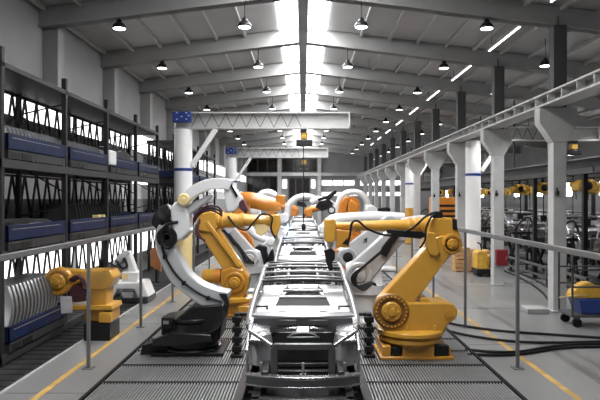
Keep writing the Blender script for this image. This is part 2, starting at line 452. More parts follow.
# stacked dark pressings in the trays: curved panels standing on edge
def panel_mesh(w,h,bulge,t=.018,n=7):
    m=MB(); R=[]
    for i in range(n+1):
        v=i/n; x=bulge*math.sin(v*PI*.55); z=h*v
        hw=w/2*(1-.25*v*v)
        R.append([(-hw,x,z),(hw,x,z),(hw,x+t,z),(-hw,x+t,z)])
    return m.rings(R)
pp=panel_mesh(.9,.44,.10).build('pressed_panel',M['sheet'])
pp2=panel_mesh(.9,.62,.2).build('pressed_panel',M['press'])
def fender_mesh():
    m=MB(); R=[]; n=9
    for i in range(n+1):
        v=i/n; z=.95*v; sh=.16*math.sin(v*PI*.9)-.02; y=.26*v*v; hw=.42-.10*v*v
        R.append([(-hw+sh,y,z),(hw+sh,y,z),(hw+sh,y+.03,z),(-hw+sh,y+.03,z)])
    m.rings(R); R=[]
    for i in range(n+1):
        v=i/n; z=.95*v; sh=.16*math.sin(v*PI*.9)-.02; y=.26*v*v; hw=.42-.10*v*v; x=hw+sh
        R.append([(x-.015,y-.05,z),(x+.012,y-.05,z),(x+.012,y+.03,z),(x-.015,y+.03,z)])
    return m.rings(R)
bp=fender_mesh().build('fender_panel',M['sheet'])
def place(proto,usedflag,loc,rz,label,cat,group):
    o=proto if not usedflag[0] else proto.copy()
    if usedflag[0]: COL.objects.link(o)
    usedflag[0]=True
    o.location=loc; o.rotation_euler=(0,0,rz); tag(o,label,cat,group); return o
u1,u2,u3=[False],[False],[False]
for k in range(2):
    for i in range(15):
        place(pp,u1,(XF-.46,RY[k]+.25+i*.155,3.935),0,'dark steel panel in the middle shelf tray, %s bay, %s in its row'%(ORD[k],ORD[i]),'car panel','pressings on the middle shelf')
for i in range(9):
    place(pp2,u2,(XF-.48,RY[1]+.75+i*.2,2.25),0,'curved steel panel in the lower shelf tray, second bay, %s in its row'%ORD[i],'car panel','pressings on the lower shelf')
for i in range(5):
    place(pp2,u2,(XF-.48,RY[2]+.5+i*.2,2.25),0,'curved steel panel in the lower shelf tray, third bay, %s in its row'%ORD[i],'car panel','pressings on the lower shelf')
for i in range(14):
    place(bp,u3,(XF-.44,RY[0]+.2+i*.15,.42),0,'bright curved fender in the bottom blue tray, %s in its row'%ORD[i],'car panel','bright fenders in the bottom tray')
# covered heaps (dark tarpaulins) and odd items on the shelves
def heap(x0,x1,y0,y1,z,h,label):
    m=MB(); R=[]; n=9
    for i in range(n+1):
        v=i/n; y=y0+(y1-y0)*v; hh=h*(.75+.25*math.sin(v*PI)+.06*math.sin(v*17))
        if i in (0,n): hh*=.7
        R.append([(x0,y,z),(x1,y,z),(x1,y,z+hh*.75),(x1-.15,y,z+hh),(x0+.2,y,z+hh*.95),(x0,y,z+hh*.8)])
    o=m.rings(R).build('covered_load',M['press'],bevel=.02); return tag(o,label,'cover')
heap(XBk+.2,XF-.02,RY[2]+.3,RY[3]-.25,3.94,.62,'dark covered load in the tray on the middle shelf, third bay from the camera')
heap(XBk+.2,XF-.02,RY[0]+.3,RY[1]-.2,2.26,.34,'dark covered load in the tray on the lower shelf, bay nearest the camera')
bx=MB().box(XF-.35,XF+.1,RY[2]+.05,RY[2]+.6,3.94,4.36)
bx.build('white_sack',M['cream'] if False else M['white'],bevel=.05); tag(bpy.data.objects['white_sack'],'white ribbed cover hanging over the tray on the middle shelf','cover')
bx=MB().box(XF-.3,XF+.06,RY[2]-.75,RY[2]-.25,2.26,2.44).box(XF-.3,XF+.06,RY[2]-.75,RY[2]-.63,2.44,2.58).box(XF-.3,XF+.06,RY[2]-.37,RY[2]-.25,2.44,2.58)
tag(bx.build('carton',M['cream'],bevel=.01),'small beige notched carton in the lower shelf tray, second bay','carton')

# ------------------------------------------------------------------ jib cranes on white pillars
def jib(X,Y,dirn,L,label,low,hoist_x=None,big=True):
    j=thing('jib_crane',(X,Y,0),label,'crane','pillar jib cranes')
    r=.31
    MB().cyl((X,Y,2.4),(X,Y,5.4),r,n=32).build('pillar',M['pillar'],j)
    MB().cyl((X,Y,.04),(X,Y,2.4),r,n=32).build('pillar_base',low,j)
    MB().lathe((X,Y,0),[(.33,0),(.33,.04),(.32,.05)],n=24).build('base_plate',M['postgrey'],j)
    MB().cyl((X,Y,3.96),(X,Y,4.06),r+.012,n=32).build('band',M['bluebright'],j)
    xe=X+dirn*L; a=X-dirn*(.25 if X<0 else .1)
    MB().box(a,xe,Y-.17,Y+.17,5.42,5.47).build('bottom_flange',M['conc'],j,smooth=False)
    MB().box(a,xe,Y-.15,Y+.15,5.95,6.0).build('top_flange',M['conc'],j,smooth=False)
    MB().box(a,xe,Y+.02,Y+.10,5.47,5.95).build('web',M['conc'],j,smooth=False)
    m=MB(); n=16; half=L*.66; st=half/n
    for i in range(n):
        xa=X+dirn*(.3+i*st); z0,z1=(5.47,5.95) if i%2==0 else (5.95,5.47)
        m.bar((xa,Y-.1,z0),(xa+dirn*st,Y-.1,z1),.022,.022)
    m.build('lattice',M['postgrey'],j)
    MB().box(xe-dirn*.03,xe+dirn*.02,Y-.17,Y+.17,5.42,6.0).build('end_plate',M['railedge'],j)
    MB().bar((X+dirn*1.15,Y-.08,5.42),(X+dirn*.32,Y-.08,4.15),.16,.16,up=(0,1,0)).build('knee_brace',M['pillar'],j,bevel=.01)
    cb=MB().box(X-(.30 if X<0 else .05),X+.33,Y-.36,Y-.16,5.62,5.98)
    cbo=cb.build('control_box',M['bluebright'],j,bevel=.015); cbo['label']='blue control box'
    mk=MB()
    for (u,v) in ((.1,.3),(.42,.3),(.1,.08),(.42,.08),(.26,.17),(.5,.2)): mk.box(X-(.27 if X<0 else .05)+u*(1 if X<0 else .6),X-(.21 if X<0 else .0)+u*(1 if X<0 else .6),Y-.364,Y-.36,5.62+v,5.655+v)
    mk.build('indicator',M['white'],cbo)
    if hoist_x is not None:
        hx=hoist_x
        h=thing('chain_hoist',(hx,Y,5.3),'dark electric chain hoist hanging from the %s jib arm'%('nearer left' if big else 'further left' if dirn>0 else 'right'),'hoist','chain hoists')
        MB().box(hx-.12,hx+.12,Y-.20,Y+.20,5.30,5.41).build('trolley',M['black'],h,bevel=.01)
        MB().box(hx-.10,hx+.14,Y-.14,Y+.14,5.06,5.30).build('motor',M['hoist'],h,bevel=.03)
        MB().box(hx-.26,hx+.30,Y-.16,Y+.16,4.82,5.05).build('hoist_body',M['blacksatin'],h,bevel=.03)
        MB().cyl((hx,Y,2.1),(hx,Y,4.82),.018,n=8).build('chain',M['black'],h)
        MB().lathe((hx,Y,2.0),[(.01,-.1),(.07,-.06),(.08,.05),(.05,.14),(.02,.16)],n=12).build('hook_block',M['black'],h)
    return j
jib(-4.15,20.2,1,5.75,'white pillar jib crane with blue band and long lattice arm, nearer one on the left',M['cream'],.02)
jib(-4.2,34.2,1,5.65,'white pillar jib crane seen behind the nearer one on the left',M['cream'],.05,big=False)
jib(7.09,24.3,1,5.2,'white pillar jib crane with blue band among the right columns',M['pillar'],11.25,big=False)
jib(7.14,38.9,1,5.0,'white pillar jib crane with bright yellow lower half among the right columns',M['yel'],None,big=False)

# ------------------------------------------------------------------ safety fences
for s,nm in ((-1,'left'),(1,'right')):
    X=3.8*s
    f=thing('safety_fence',(X,10.35,0),'grey post and rail safety fence on the %s of the robot line'%nm,'fence','safety fences')
    for k in range(-1,5):
        y=10.33+3.33*k
        MB().box(X-.028,X+.028,y-.028,y+.028,0,2.3).build('post',M['fence'],f,bevel=.006)
        MB().box(X-.09,X+.09,y-.09,y+.09,0,.015).build('foot_plate',M['fence'],f)
    MB().box(X-.035,X+.035,5,24,2.215,2.30).build('top_rail',M['fence'],f,bevel=.008)

# ------------------------------------------------------------------ conveyor track and car bodies
ct=thing('conveyor_track',(0,30,0),'dark sunken conveyor track with two rails under the car bodies','conveyor')
MB().box(-1.0,1.0,4.6,62,0,.01).build('bed',M['pit'],ct)
for s in (-1,1):
    MB().box(s*.86,s*1.0,4.6,62,.01,.15).build('rail',M['cardark'],ct,bevel=.01)
for i in range(40): MB().box(-.84,.84,6+i*1.4,6.12+i*1.4,.01,.07).build('cross_tie',M['black'],ct)

def make_car():
    c=thing('car_body',(0,0,0),'','car body','bare car bodies on the conveyor')
    def part(n,mb,m='car',bv=.012,parent=None): return mb.build(n,M[m],parent or c,bevel=bv)
    # front bumper beam: swept box with two ribs
    def sweep(z0,z1,dep,w,bow):
        m=MB();R=[]
        for i in range(15):
            t=-1+2*i/14; x=w*t; y=bow*abs(t)**2.6
            R.append([(x,y,z0),(x,y+dep,z0),(x,y+dep,z1),(x,y,z1)])
        return m.rings(R)
    b=part('front_bumper',sweep(.345,.46,.10,.82,.20),'carmid')
    part('bumper_rib',sweep(.455,.485,.13,.835,.19),'car',.006,b); part('bumper_rib',sweep(.32,.35,.14,.835,.19),'car',.006,b)
    rs=MB().prism([(-.475,.36),(-.475,.80),(-.42,.885),(.42,.885),(.475,.80),(.475,.36),(.37,.36),(.37,.80),(-.37,.80),(-.37,.36)],.30,.38)
    part('radiator_support',rs,'carmid',.012)
    for s in (-1,1):
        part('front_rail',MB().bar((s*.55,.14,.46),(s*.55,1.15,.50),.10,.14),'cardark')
        # fender with wheel arch
        poly=[(.28,.46),(.30,.80),(.55,.98),(1.15,1.10),(1.22,1.08),(1.22,.42)]
        arch=[(.75+.33*math.cos(a),.42+.36*math.sin(a)) for a in [PI*k/10 for k in range(11)]]
        part('fender',MB().prism(poly+arch,s*.80,s*.835,'yz'),'car',.006)
        part('fender_rail',MB().bar((s*.45,.33,.85),(s*.80,.62,1.0),.05,.05).bar((s*.80,.60,1.0),(s*.82,1.2,1.09),.07,.05),'car',.01)
        tw=MB().lathe((s*.64,.80,0),[(.19,.48),(.17,.80),(.145,.93),(.09,.96),(.05,.95)],n=20)
        t=part('strut_tower',tw,'carpanel',0)
        part('tower_gusset',MB().hexa([(s*.80,.50,.86),(s*.80,1.1,.98),(s*.52,1.1,.93),(s*.52,.62,.80),(s*.80,.50,.90),(s*.80,1.1,1.03),(s*.52,1.1,.97),(s*.52,.62,.84)]),'car',.008,t)
        part('inner_bracket',MB().box(s*.60,s*.64,.42,.46,.40,.58).box(s*.56,s*.68,.40,.46,.40,.43),'carpanel',.004)
        # pillars, roof rail, sill
        part('front_pillar',MB().tube([(s*.855,1.05,.98),(s*.85,1.25,1.12),(s*.80,1.62,1.36),(s*.745,1.98,1.54)],[.055,.06,.055,.048],10),'carpanel',0)
        part('roof_rail',MB().tube([(s*.745,1.98,1.54),(s*.755,2.8,1.60),(s*.765,3.8,1.60),(s*.76,4.7,1.55),(s*.74,5.2,1.45)],[.05,.052,.052,.05,.045],10),'carpanel',0)
        part('centre_pillar',MB().bar((s*.80,3.25,.45),(s*.76,3.2,1.57),.06,.14,up=(0,1,0)),'car')
        part('rear_pillar',MB().bar((s*.80,4.55,.95),(s*.765,4.3,1.56),.06,.16,up=(0,1,0)),'car')
        part('tail_pillar',MB().bar((s*.78,5.5,.95),(s*.74,5.2,1.46),.06,.12,up=(0,1,0)),'car')
        part('side_sill',MB().box(s*.74,s*.85,1.15,4.4,.34,.50),'car',.03)
        poly=[(4.2,.40),(4.25,.95),(4.6,1.05),(5.5,1.0),(5.62,.6),(5.6,.42)]
        arch=[(4.95+.36*math.cos(a),.40+.38*math.sin(a)) for a in [PI*k/10 for k in range(11)]]
        part('rear_quarter',MB().prism(poly+arch,s*.79,s*.83,'yz'),'car',.006)
        part('door_handle_bracket',MB().box(s*.58,s*.82,1.52,1.62,1.17,1.22).box(s*.58,s*.61,1.45,1.62,1.02,1.20),'cardark',.006)
    fw=MB().prism([(-.80,1.10),(.80,1.10),(.80,.86),(.55,.80),(.40,.92),(.15,.965),(-.15,.965),(-.40,.92),(-.55,.80),(-.80,.86)],1.10,1.14)
    f=part('firewall',fw,'carmid',.006)
    for s in (-1,1):
        part('pressed_boss',MB().box(s*.09,s*.40,1.08,1.10,.985,1.075),'carmid',.01,f)
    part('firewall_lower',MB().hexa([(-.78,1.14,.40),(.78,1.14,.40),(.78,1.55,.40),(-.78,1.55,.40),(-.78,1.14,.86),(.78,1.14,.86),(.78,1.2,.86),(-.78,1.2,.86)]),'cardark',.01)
    part('tunnel_arch',MB().tube([(-.24,1.05,.80),(-.17,1.05,.855),(0,1.05,.875),(.17,1.05,.855),(.24,1.05,.80)],.014,8),'carpanel',0)
    part('cross_brace',MB().box(-.26,.26,.98,1.08,.80,.82),'cardark',.008)
    part('centre_bracket',MB().box(-.02,.02,.34,.38,.40,.60).box(-.05,.05,.34,.40,.40,.43),'carpanel',.004)
    for yy in (.55,.95): part('engine_cradle',MB().box(-.50,.50,yy,yy+.10,.36,.42),'cardark',.01)
    cw=MB();R=[]
    for i in range(11):
        t=-1+2*i/10; x=.845*t; y=1.08+.10*t*t
        R.append([(x,y,1.095),(x,y+.20,1.10),(x,y+.20,1.16),(x,y,1.135)])
    part('cowl',cw.rings(R),'carpanel',.01)
    # sloped bulkhead panel with trapezoid opening
    def PT(u,v,o=0): # u -1..1, v 0..1 along slope
        y=1.32+.88*v; z=1.10+.34*v+o; return (u*(.80-.10*v),y,z)
    def quad(m,a,b,cc,d,t=.02): m.hexa([PT(*a),PT(*b),PT(*cc),PT(*d),PT(*a,t),PT(*b,t),PT(*cc,t),PT(*d,t)])
    q=MB(); 
    quad(q,(-1,0),(1,0),(1,.27),(-1,.27)); quad(q,(-1,.27),(-.60,.27),(-.46,.90),(-1,.90)); quad(q,(.60,.27),(1,.27),(1,.90),(.46,.90)); quad(q,(-1,.90),(1,.90),(1,1),(-1,1))
    dp=part('dash_panel',q,'carpanel',.006)
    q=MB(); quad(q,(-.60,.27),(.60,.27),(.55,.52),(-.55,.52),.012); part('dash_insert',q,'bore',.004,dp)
    q=MB(); quad(q,(-.55,.56),(.55,.56),(.53,.62),(-.53,.62),.03); 
    for s in (-1,1): quad(q,(s*.52,.60),(s*.44,.60),(s*.38,.74),(s*.48,.74),.03)
    part('dash_brace',q,'carpanel',.004,dp)
    for s in (-1,1):
        q=MB(); quad(q,(s*.34,.03),(s*.50,.03),(s*.50,.09),(s*.34,.09),.032); part('dash_slot',q,'black',.003,dp)
    for s in (-1,1):
        q=MB(); quad(q,(s*.30,.80),(s*.37,.80),(s*.36,.86),(s*.30,.86),.03); part('dash_clip',q,'carpanel',.003,dp)
    part('dash_hole_shade',MB().hexa([PT(-.62,.24,-.12),PT(.62,.24,-.12),PT(.5,.93,-.12),PT(-.5,.93,-.12),PT(-.62,.24,-.09),PT(.62,.24,-.09),PT(.5,.93,-.09),PT(-.5,.93,-.09)]),'bore',0,dp)
    # roof bows
    for y,z,w,hh in ((1.98,1.53,.12,.045),(2.22,1.57,.05,.03),(2.65,1.60,.10,.035),(3.25,1.61,.12,.04),(3.9,1.61,.10,.035),(4.5,1.58,.14,.04),(5.16,1.47,.14,.05)):
        m=MB();R=[]
        for i in range(9):
            t=-1+2*i/8; x=.75*t; zz=z+.035*(1-t*t)
            R.append([(x,y,zz),(x,y+w,zz+.004),(x,y+w,zz+hh),(x,y,zz+hh)])
        part('roof_bow',m.rings(R),'carpanel' if y in (2.22,2.65,3.9,5.16) else 'cardark',.006)  # dark and light bows: shade and thin highlights painted into the steel
    for xx in (-.275,.275): part('roof_stringer',MB().box(xx-.025,xx+.025,2.0,5.2,1.58,1.60),'cardark',.004)
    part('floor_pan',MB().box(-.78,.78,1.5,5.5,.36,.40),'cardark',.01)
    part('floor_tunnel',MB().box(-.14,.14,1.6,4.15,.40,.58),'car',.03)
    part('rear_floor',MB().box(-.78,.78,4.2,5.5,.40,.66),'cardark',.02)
    for yy in (2.3,3.1): part('seat_crossmember',MB().box(-.75,.75,yy,yy+.12,.40,.50),'car',.01)
    part('rear_panel',MB().box(-.78,.78,5.52,5.60,.40,.98),'car',.02)
    part('parcel_shelf',MB().box(-.74,.74,4.5,4.9,.98,1.02),'carpanel',.01)
    return c
def make_skid():
    k=thing('conveyor_skid',(0,0,0),'','skid','dark skids carrying the car bodies')
    for s in (-1,1):
        MB().box(s*.60,s*.72,-.35,5.9,.15,.25).build('runner',M['cardark'],k,bevel=.01)
    for y in (-.2,1.3,3.0,4.6): MB().box(-.72,.72,y,y+.12,.17,.25).build('crossmember',M['cardark'],k,bevel=.01)
    for s in (-1,1):
        for y in (1.5,4.0): MB().box(s*.76,s*.82,y,y+.1,.25,.34).box(s*.60,s*.82,y,y+.1,.25,.28).build('rest_pad',M['black'],k)
    MB().hexa([(-.60,-.5,.16),(.60,-.5,.16),(.60,.35,.16),(-.60,.35,.16),(-.60,-.5,.19),(.60,-.5,.19),(.60,.35,.23),(-.60,.35,.23)]).build('nose_plate',M['blacksatin'],k,bevel=.01)
    return k
car=make_car(); skid=make_skid()
CY0,CP=8.2,8.7
clab=['bare silver car body at the front of the line, facing the camera','bare silver car body second on the line behind the nearest one','bare silver car body third on the line beside the welding glow','bare silver car body fourth on the line near the back','bare silver car body farthest back on the line']
for i in range(5):
    a=car if i==0 else copy_tree(car); b=skid if i==0 else copy_tree(skid)
    a.location=(0,CY0+CP*i,0); b.location=(0,CY0+CP*i,0)
    a['label']=clab[i]; b['label']='dark conveyor skid under the %s car body from the camera'%ORD[i]
# black clamp towers beside the front car
for s,nm in ((-1,'left'),(1,'right')):
    y=11.0; x=s*1.24
    t=thing('clamp_tower',(x,y,.034),'black clamp fixture standing on the grating at the %s of the front car'%nm,'fixture','clamp fixtures')
    MB().box(x-.11,x+.11,y-.14,y+.14,.036,.09).build('base',M['black'],t,bevel=.01)
    MB().box(x-.05,x+.05,y-.08,y+.08,.09,.86).build('post',M['blacksatin'],t,bevel=.012)
    for z in (.14,.31,.50,.69): MB().box(x-.085,x+.085,y-.12,y+.10,z,z+.11).build('clamp_block',M['black'],t,bevel=.012)
    MB().box(x-s*.19,x,y-.04,y+.04,.80,.86).build('clamp_arm',M['black'],t,bevel=.01)

# ------------------------------------------------------------------ robots
def gear(parent,c,r,y,m1,m2,name='gear_disc',bolts=0):
    """round drive cover facing the camera at (x,z)=c, front at distance y"""
    x,z=c
    g=MB().lathe((x,y,z),[(r,.14),(r,0),(r*.93,-.02),(r*.72,-.02),(r*.70,.01),(r*.52,.01)],axis='y',n=32).build(name,m2,parent)
    MB().lathe((x,y,z),[(r*.55,.03),(r*.55,-.03),(r*.48,-.055),(r*.24,-.055),(r*.22,-.09),(r*.1,-.095)],axis='y',n=28).build('hub_cover',m1,g)
    if bolts:
        for k in range(bolts):
            a=2*PI*k/bolts; MB().lathe((x+r*.83*math.cos(a),y-.02,z+r*.83*math.sin(a)),[(r*.05,.02),(r*.05,-.02),(r*.03,-.025)],axis='y',n=8).build('bolt',m1,g)
        for k in range(6):
            a=2*PI*k/6; MB().lathe((x+r*.36*math.cos(a),y-.055,z+r*.36*math.sin(a)),[(r*.05,.02),(r*.05,-.02),(r*.03,-.025)],axis='y',n=8).build('bolt',m1,g)
    return g
def cable(parent,pts,r=.02,m=None,name='cable'):
    return MB().tube(pts,r,8).build(name,m or M['rubber'],parent)

# --- yellow robot in the right foreground
d=11.2; pr=lambda x,y,dd=0: P(x,y,d+dd); xz=lambda x,y: XZ(x,y,d)
r1=thing('welding_robot',(2.09,d,.034),'large yellow robot arm standing in the right foreground beside the front car body','robot','industrial robots')
bx0,bx1=1.42,2.78; zb=.036
MB().box(bx0,bx1,10.72,11.7,zb,zb+.06).build('base_plate',M['yeldeep'],r1,bevel=.012)
b=MB().box(1.46,1.62,10.74,11.65,.09,.29).box(1.83,2.42,10.74,11.65,.09,.31).box(2.55,2.74,10.8,11.65,.09,.25).box(1.62,2.55,10.86,11.6,.09,.27)
b.build('base',M['yeldeep'],r1,bevel=.015)
MB().box(1.64,1.81,10.76,10.88,.12,.27).build('connector_box',M['black'],r1,bevel=.01)
MB().box(2.44,2.70,10.76,10.92,.10,.29).build('connector_box',M['black'],r1,bevel=.01)
MB().lathe((2.06,11.2,0),[(.50,.27),(.52,.31),(.60,.33),(.60,.39),(.56,.42),(.58,.44),(.64,.46),(.64,.53),(.58,.55)],n=40).build('turntable',M['yel'],r1,bevel=.006)
tb=[xz(*q) for q in ((383,333),(379,318),(377,303),(384,294),(398,293),(405,300),(418,299.5),(440,299.5),(449,301),(453.5,307),(452,315),(444,321),(437,333))]
MB().prism(tb,10.86,11.5).build('turret',M['yel'],r1,bevel=.035,seg=3)
tl=MB().prism([xz(*q) for q in ((417,301),(418,295),(424,295.5),(430,301))],10.9,11.4); tl.build('turret_lug',M['yel'],r1,bevel=.02)
MB().lathe((xz(444,311)[0],10.855,xz(444,311)[1]),[(.085,.02),(.085,-.012),(.07,-.014)],axis='y',n=24).build('round_cover',M['yeldeep'],r1)
for px in (404,431):
    v=pr(px,328); MB().box(v.x-.02,v.x+.02,10.82,10.87,v.z-.10,v.z+.13).build('turret_rib',M['yel'],r1,bevel=.01)
MB().prism(capsule(xz(389,306),xz(439,246),.285,.215),10.93,11.28).build('lower_arm',M['yel'],r1,bevel=.025,seg=2)
gear(r1,xz(388.5,308),.335,10.84,M['yel'],M['yeldark'],bolts=24)
MB().prism([xz(*q) for q in ((424,243),(426,222),(431,217),(448,217.5),(454,222),(458,235),(458,246),(452,254),(444,254),(439,247),(437,238),(432,252),(424,254),(422,248))],11.0,11.55).build('elbow_housing',M['yel'],r1,bevel=.04,seg=3)
gx=xz(448.5,243); 
gear(r1,gx,.19,10.92,M['yel'],M['yeldeep'],'elbow_disc',8)
MB().cyl((gx[0],10.95,gx[1]),(gx[0],11.05,gx[1]),.20,n=28).build('elbow_boss',M['yeldeep'],r1)
MB().prism([xz(*q) for q in ((424,231),(431,232),(433,240),(436,251),(433,255),(426,253),(423,244))],10.86,11.05).build('elbow_bracket',M['yel'],r1,bevel=.02)
ctr=225.8
fa=MB()
def seg(m,x0,x1,r0,r1_,y=ctr,n=24): m.cyl(pr(x0,y,.05),pr(x1,y,.05),r0,r1_,n)
seg(fa,427,354,.135,.09); seg(fa,354,335,.075,.075)
fa.build('forearm',M['yel'],r1)
for x0,x1,rr in ((428,420,.18),(418,414.5,.165),(412,408,.16),(360,354,.11)):
    fg=MB(); seg(fg,x0,x1,rr,rr); fg.build('forearm_flange',M['yel'],r1,bevel=.01)
MB().prism([xz(*q) for q in ((324,221),(326,218.5),(333,218.5),(335.5,221),(335.5,239),(333,242),(326,242),(324,239))],11.05,11.45).build('wrist',M['yel'],r1,bevel=.03,seg=3)
wp=MB().prism([xz(*q) for q in ((336,229),(350,231),(349,247),(336,247))],11.1,11.35).build('wrist_guard',M['yeldeep'],r1,bevel=.012)
sg=MB().prism([xz(*q) for q in ((341.5,243.5),(347,237.5),(347.8,244))],11.083,11.1); sgo=sg.build('warning_triangle',M['black'],wp)
t=MB().cyl(pr(330,241,.05),pr(330,247,.05),.07,.055).cyl(pr(330,246,.05),pr(329,260,.05),.035).build('tool_shank',M['silver'],r1)
sp=MB().prism([xz(*q) for q in ((324,250),(331,248),(335,251),(335,259),(332,262),(333,270),(329,271),(326,262))],11.15,11.32)
sp.build('spot_gun',M['blacksatin'],r1,bevel=.015)
MB().cyl(pr(331,270,.05),pr(333,279,.05),.022,.012).build('electrode',M['silver'],r1)
cable(r1,[pr(436,212,-.1),pr(425,217,-.35),pr(414,227,-.35),pr(400,234,-.2),pr(385,235,-.2),pr(368,229,-.2),pr(358,221,-.15),pr(352,223,-.15),pr(350,235,-.15),pr(347,245,-.1)],.022)
cable(r1,[pr(436,212,-.1),pr(430,219,-.38),pr(426,229,-.38),pr(425,240,-.36),pr(420,248,-.3)],.02)
cable(r1,[pr(436,212,-.1),pr(440,216,-.05),pr(446,220,0)],.02)
MB().prism([xz(*q) for q in ((430,212),(440,211),(441,217),(431,218))],11.0,11.2).build('cable_clamp',M['black'],r1,bevel=.01)
MB().prism([xz(*q) for q in ((449.5,218),(454,219),(454.5,230),(450,229))],10.97,11.1).build('connector_box',M['black'],r1,bevel=.01)
MB().prism([xz(*q) for q in ((385,228.5),(420,231),(424,235),(418,238),(398,236),(385,232))],10.95,11.0).build('cable_pack',M['rubber'],r1,bevel=.012)

# --- silver robot with black base in the left foreground
d=11.45; pr=lambda x,y,dd=0: P(x,y,d+dd); xz=lambda x,y: XZ(x,y,d)
l1=thing('welding_robot',(-2.15,d,.034),'large silver robot arm with curved lower arm on a black base in the left foreground','robot','industrial robots')
MB().box(-2.85,-1.50,10.98,12.0,.036,.10).build('base_plate',M['black'],l1,bevel=.012)
MB().lathe((-2.17,11.5,0),[(.58,.10),(.56,.14),(.50,.16),(.50,.62),(.54,.66),(.54,.72)],n=32).build('base',M['blacksatin'],l1,bevel=.01)
MB().prism([xz(*q) for q in ((166,335),(166,322),(176,318),(196,303),(224,301),(226,312),(222,336),(205,341),(175,340))],11.05,11.9).build('turret',M['black'],l1,bevel=.03)
MB().prism([xz(*q) for q in ((160,333),(176,326),(216,328),(216,334),(176,339),(160,338))],10.86,11.05).build('turret_ledge',M['blacksatin'],l1,bevel=.012)
MB().prism([xz(*q) for q in ((168,322),(168,312),(178,312),(178,322))],10.9,11.1).build('junction_box',M['black'],l1,bevel=.01)
MB().prism([xz(*q) for q in ((170,318),(170,315),(175,315),(175,318))],10.885,10.9).build('rating_plate',M['railsteel'],l1)
MB().prism([xz(*q) for q in ((144,354),(147,341),(160,338),(172,342),(172,355))],11.1,11.5).build('side_cabinet',M['black'],l1,bevel=.015)
for k in range(4):
    cable(l1,[pr(224-k*2,312,-.4),pr(220-k*3,326+k*2,-.5),pr(205-k*6,334+k*2,-.55),pr(186-k*4,336+k,-.5),pr(172-k,334,-.4)],.018)
la=MB(); 
strip(la,[xz(176,213),xz(168.5,228),xz(168.5,246),xz(180,272),(xz(196,287)),xz(214,297),xz(229,300.5)],[.24,.30,.36,.375,.34,.42,.43],11.15,11.6,6)
lao=la.build('lower_arm',M['silver'],l1,bevel=.05,seg=3)
MB().prism([xz(*q) for q in ((221,291),(229,291),(231,300),(229,309),(223,307),(227,300))],11.12,11.2).build('arm_end_shade',M['blacksatin'],l1,bevel=.01)  # black piece painted as the shade inside the hollow arm end
cable(l1,[xz3 for xz3 in [pr(160.5,240,-.32),pr(164,254,-.32),pr(174,272,-.32),pr(188,286,-.32),pr(204,296,-.32),pr(222,302,-.32)]],.022)
for (px,py) in ((165,257),(184,283),(208,298)):
    v=pr(px,py,-.32); MB().box(v.x-.04,v.x+.04,v.y-.03,v.y+.03,v.z-.04,v.z+.04).build('cable_clip',M['rubber'],l1,bevel=.006)
MB().prism([xz(*q) for q in ((174,208),(178,202),(186,200),(190,205),(192,216),(192,232),(184,240),(178,240),(176,228))],11.1,11.65).build('elbow_housing',M['white'],l1,bevel=.05,seg=3)
MB().tube([pr(158,228,-.1),pr(162,222,-.1),pr(169,215,-.1),pr(174,211,-.1)],[.15,.22,.23,.19],20,False).build('elbow_motor',M['black'],l1,bevel=.015)
MB().cyl(pr(166,220,-.12),pr(169,216,-.12),.245,.245,n=20).build('motor_flange',M['blacksatin'],l1)
cable(l1,[pr(178,222,-.35),pr(168,224,-.4),pr(162,232,-.4),pr(163,245,-.4),pr(170,248,-.4),pr(172,240,-.4),pr(168,226,-.4)],.028)
v=pr(171,236); MB().lathe((v.x,11.08,v.z),[(.20,.1),(.20,0),(.18,-.03),(.13,-.03),(.12,.0)],axis='y',n=24).build('joint_ring',M['rubber'],l1)
MB().lathe((v.x,11.1,v.z),[(.125,.05),(.12,-.01),(.05,-.02)],axis='y',n=20).build('joint_cover',M['silver'],l1)
ua=MB(); strip(ua,[xz(188,199),xz(199,190),xz(213,184.5),xz(226,184),xz(233,186)],[.21,.20,.20,.205,.20],11.05,11.35,6); ua.build('upper_arm',M['white'],l1,bevel=.05,seg=3)
ub=MB(); strip(ub,[xz(186,214),xz(196,206),xz(205,201),xz(214,195)],[.18,.15,.12,.06],11.2,11.45,5); ub.build('support_arm',M['white'],l1,bevel=.035,seg=3)
x_,z_=xz(188,199.5)
MB().lathe((x_,11.04,z_),[(.12,.1),(.12,0),(.10,-.02),(.04,-.02),(.03,-.035)],axis='y',n=24).build('pivot_cap',M['cream'],l1)
MB().prism([xz(*q) for q in ((226,189),(232,184),(238,190),(244,198),(243,203),(237,211),(229,212),(227,200))],11.1,11.42).build('wrist',M['white'],l1,bevel=.03,seg=3)
MB().prism([xz(*q) for q in ((231.5,184),(233.5,184),(240,196),(238.5,198))],11.06,11.14).build('wrist_cable_slot',M['black'],l1,bevel=.008)
MB().prism([xz(*q) for q in ((240,202),(245,199),(249,209),(247,213),(241,208))],11.1,11.4).build('tool_flange',M['maroon'],l1,bevel=.015)
for k in range(3): cable(l1,[pr(192,222+k*2,.1),pr(198,212+k*2,.15),pr(208,206+k*2,.15),pr(218,207+k*3,.2),pr(222,212+k*2,.25)],.02,M['maroon'],'cable')

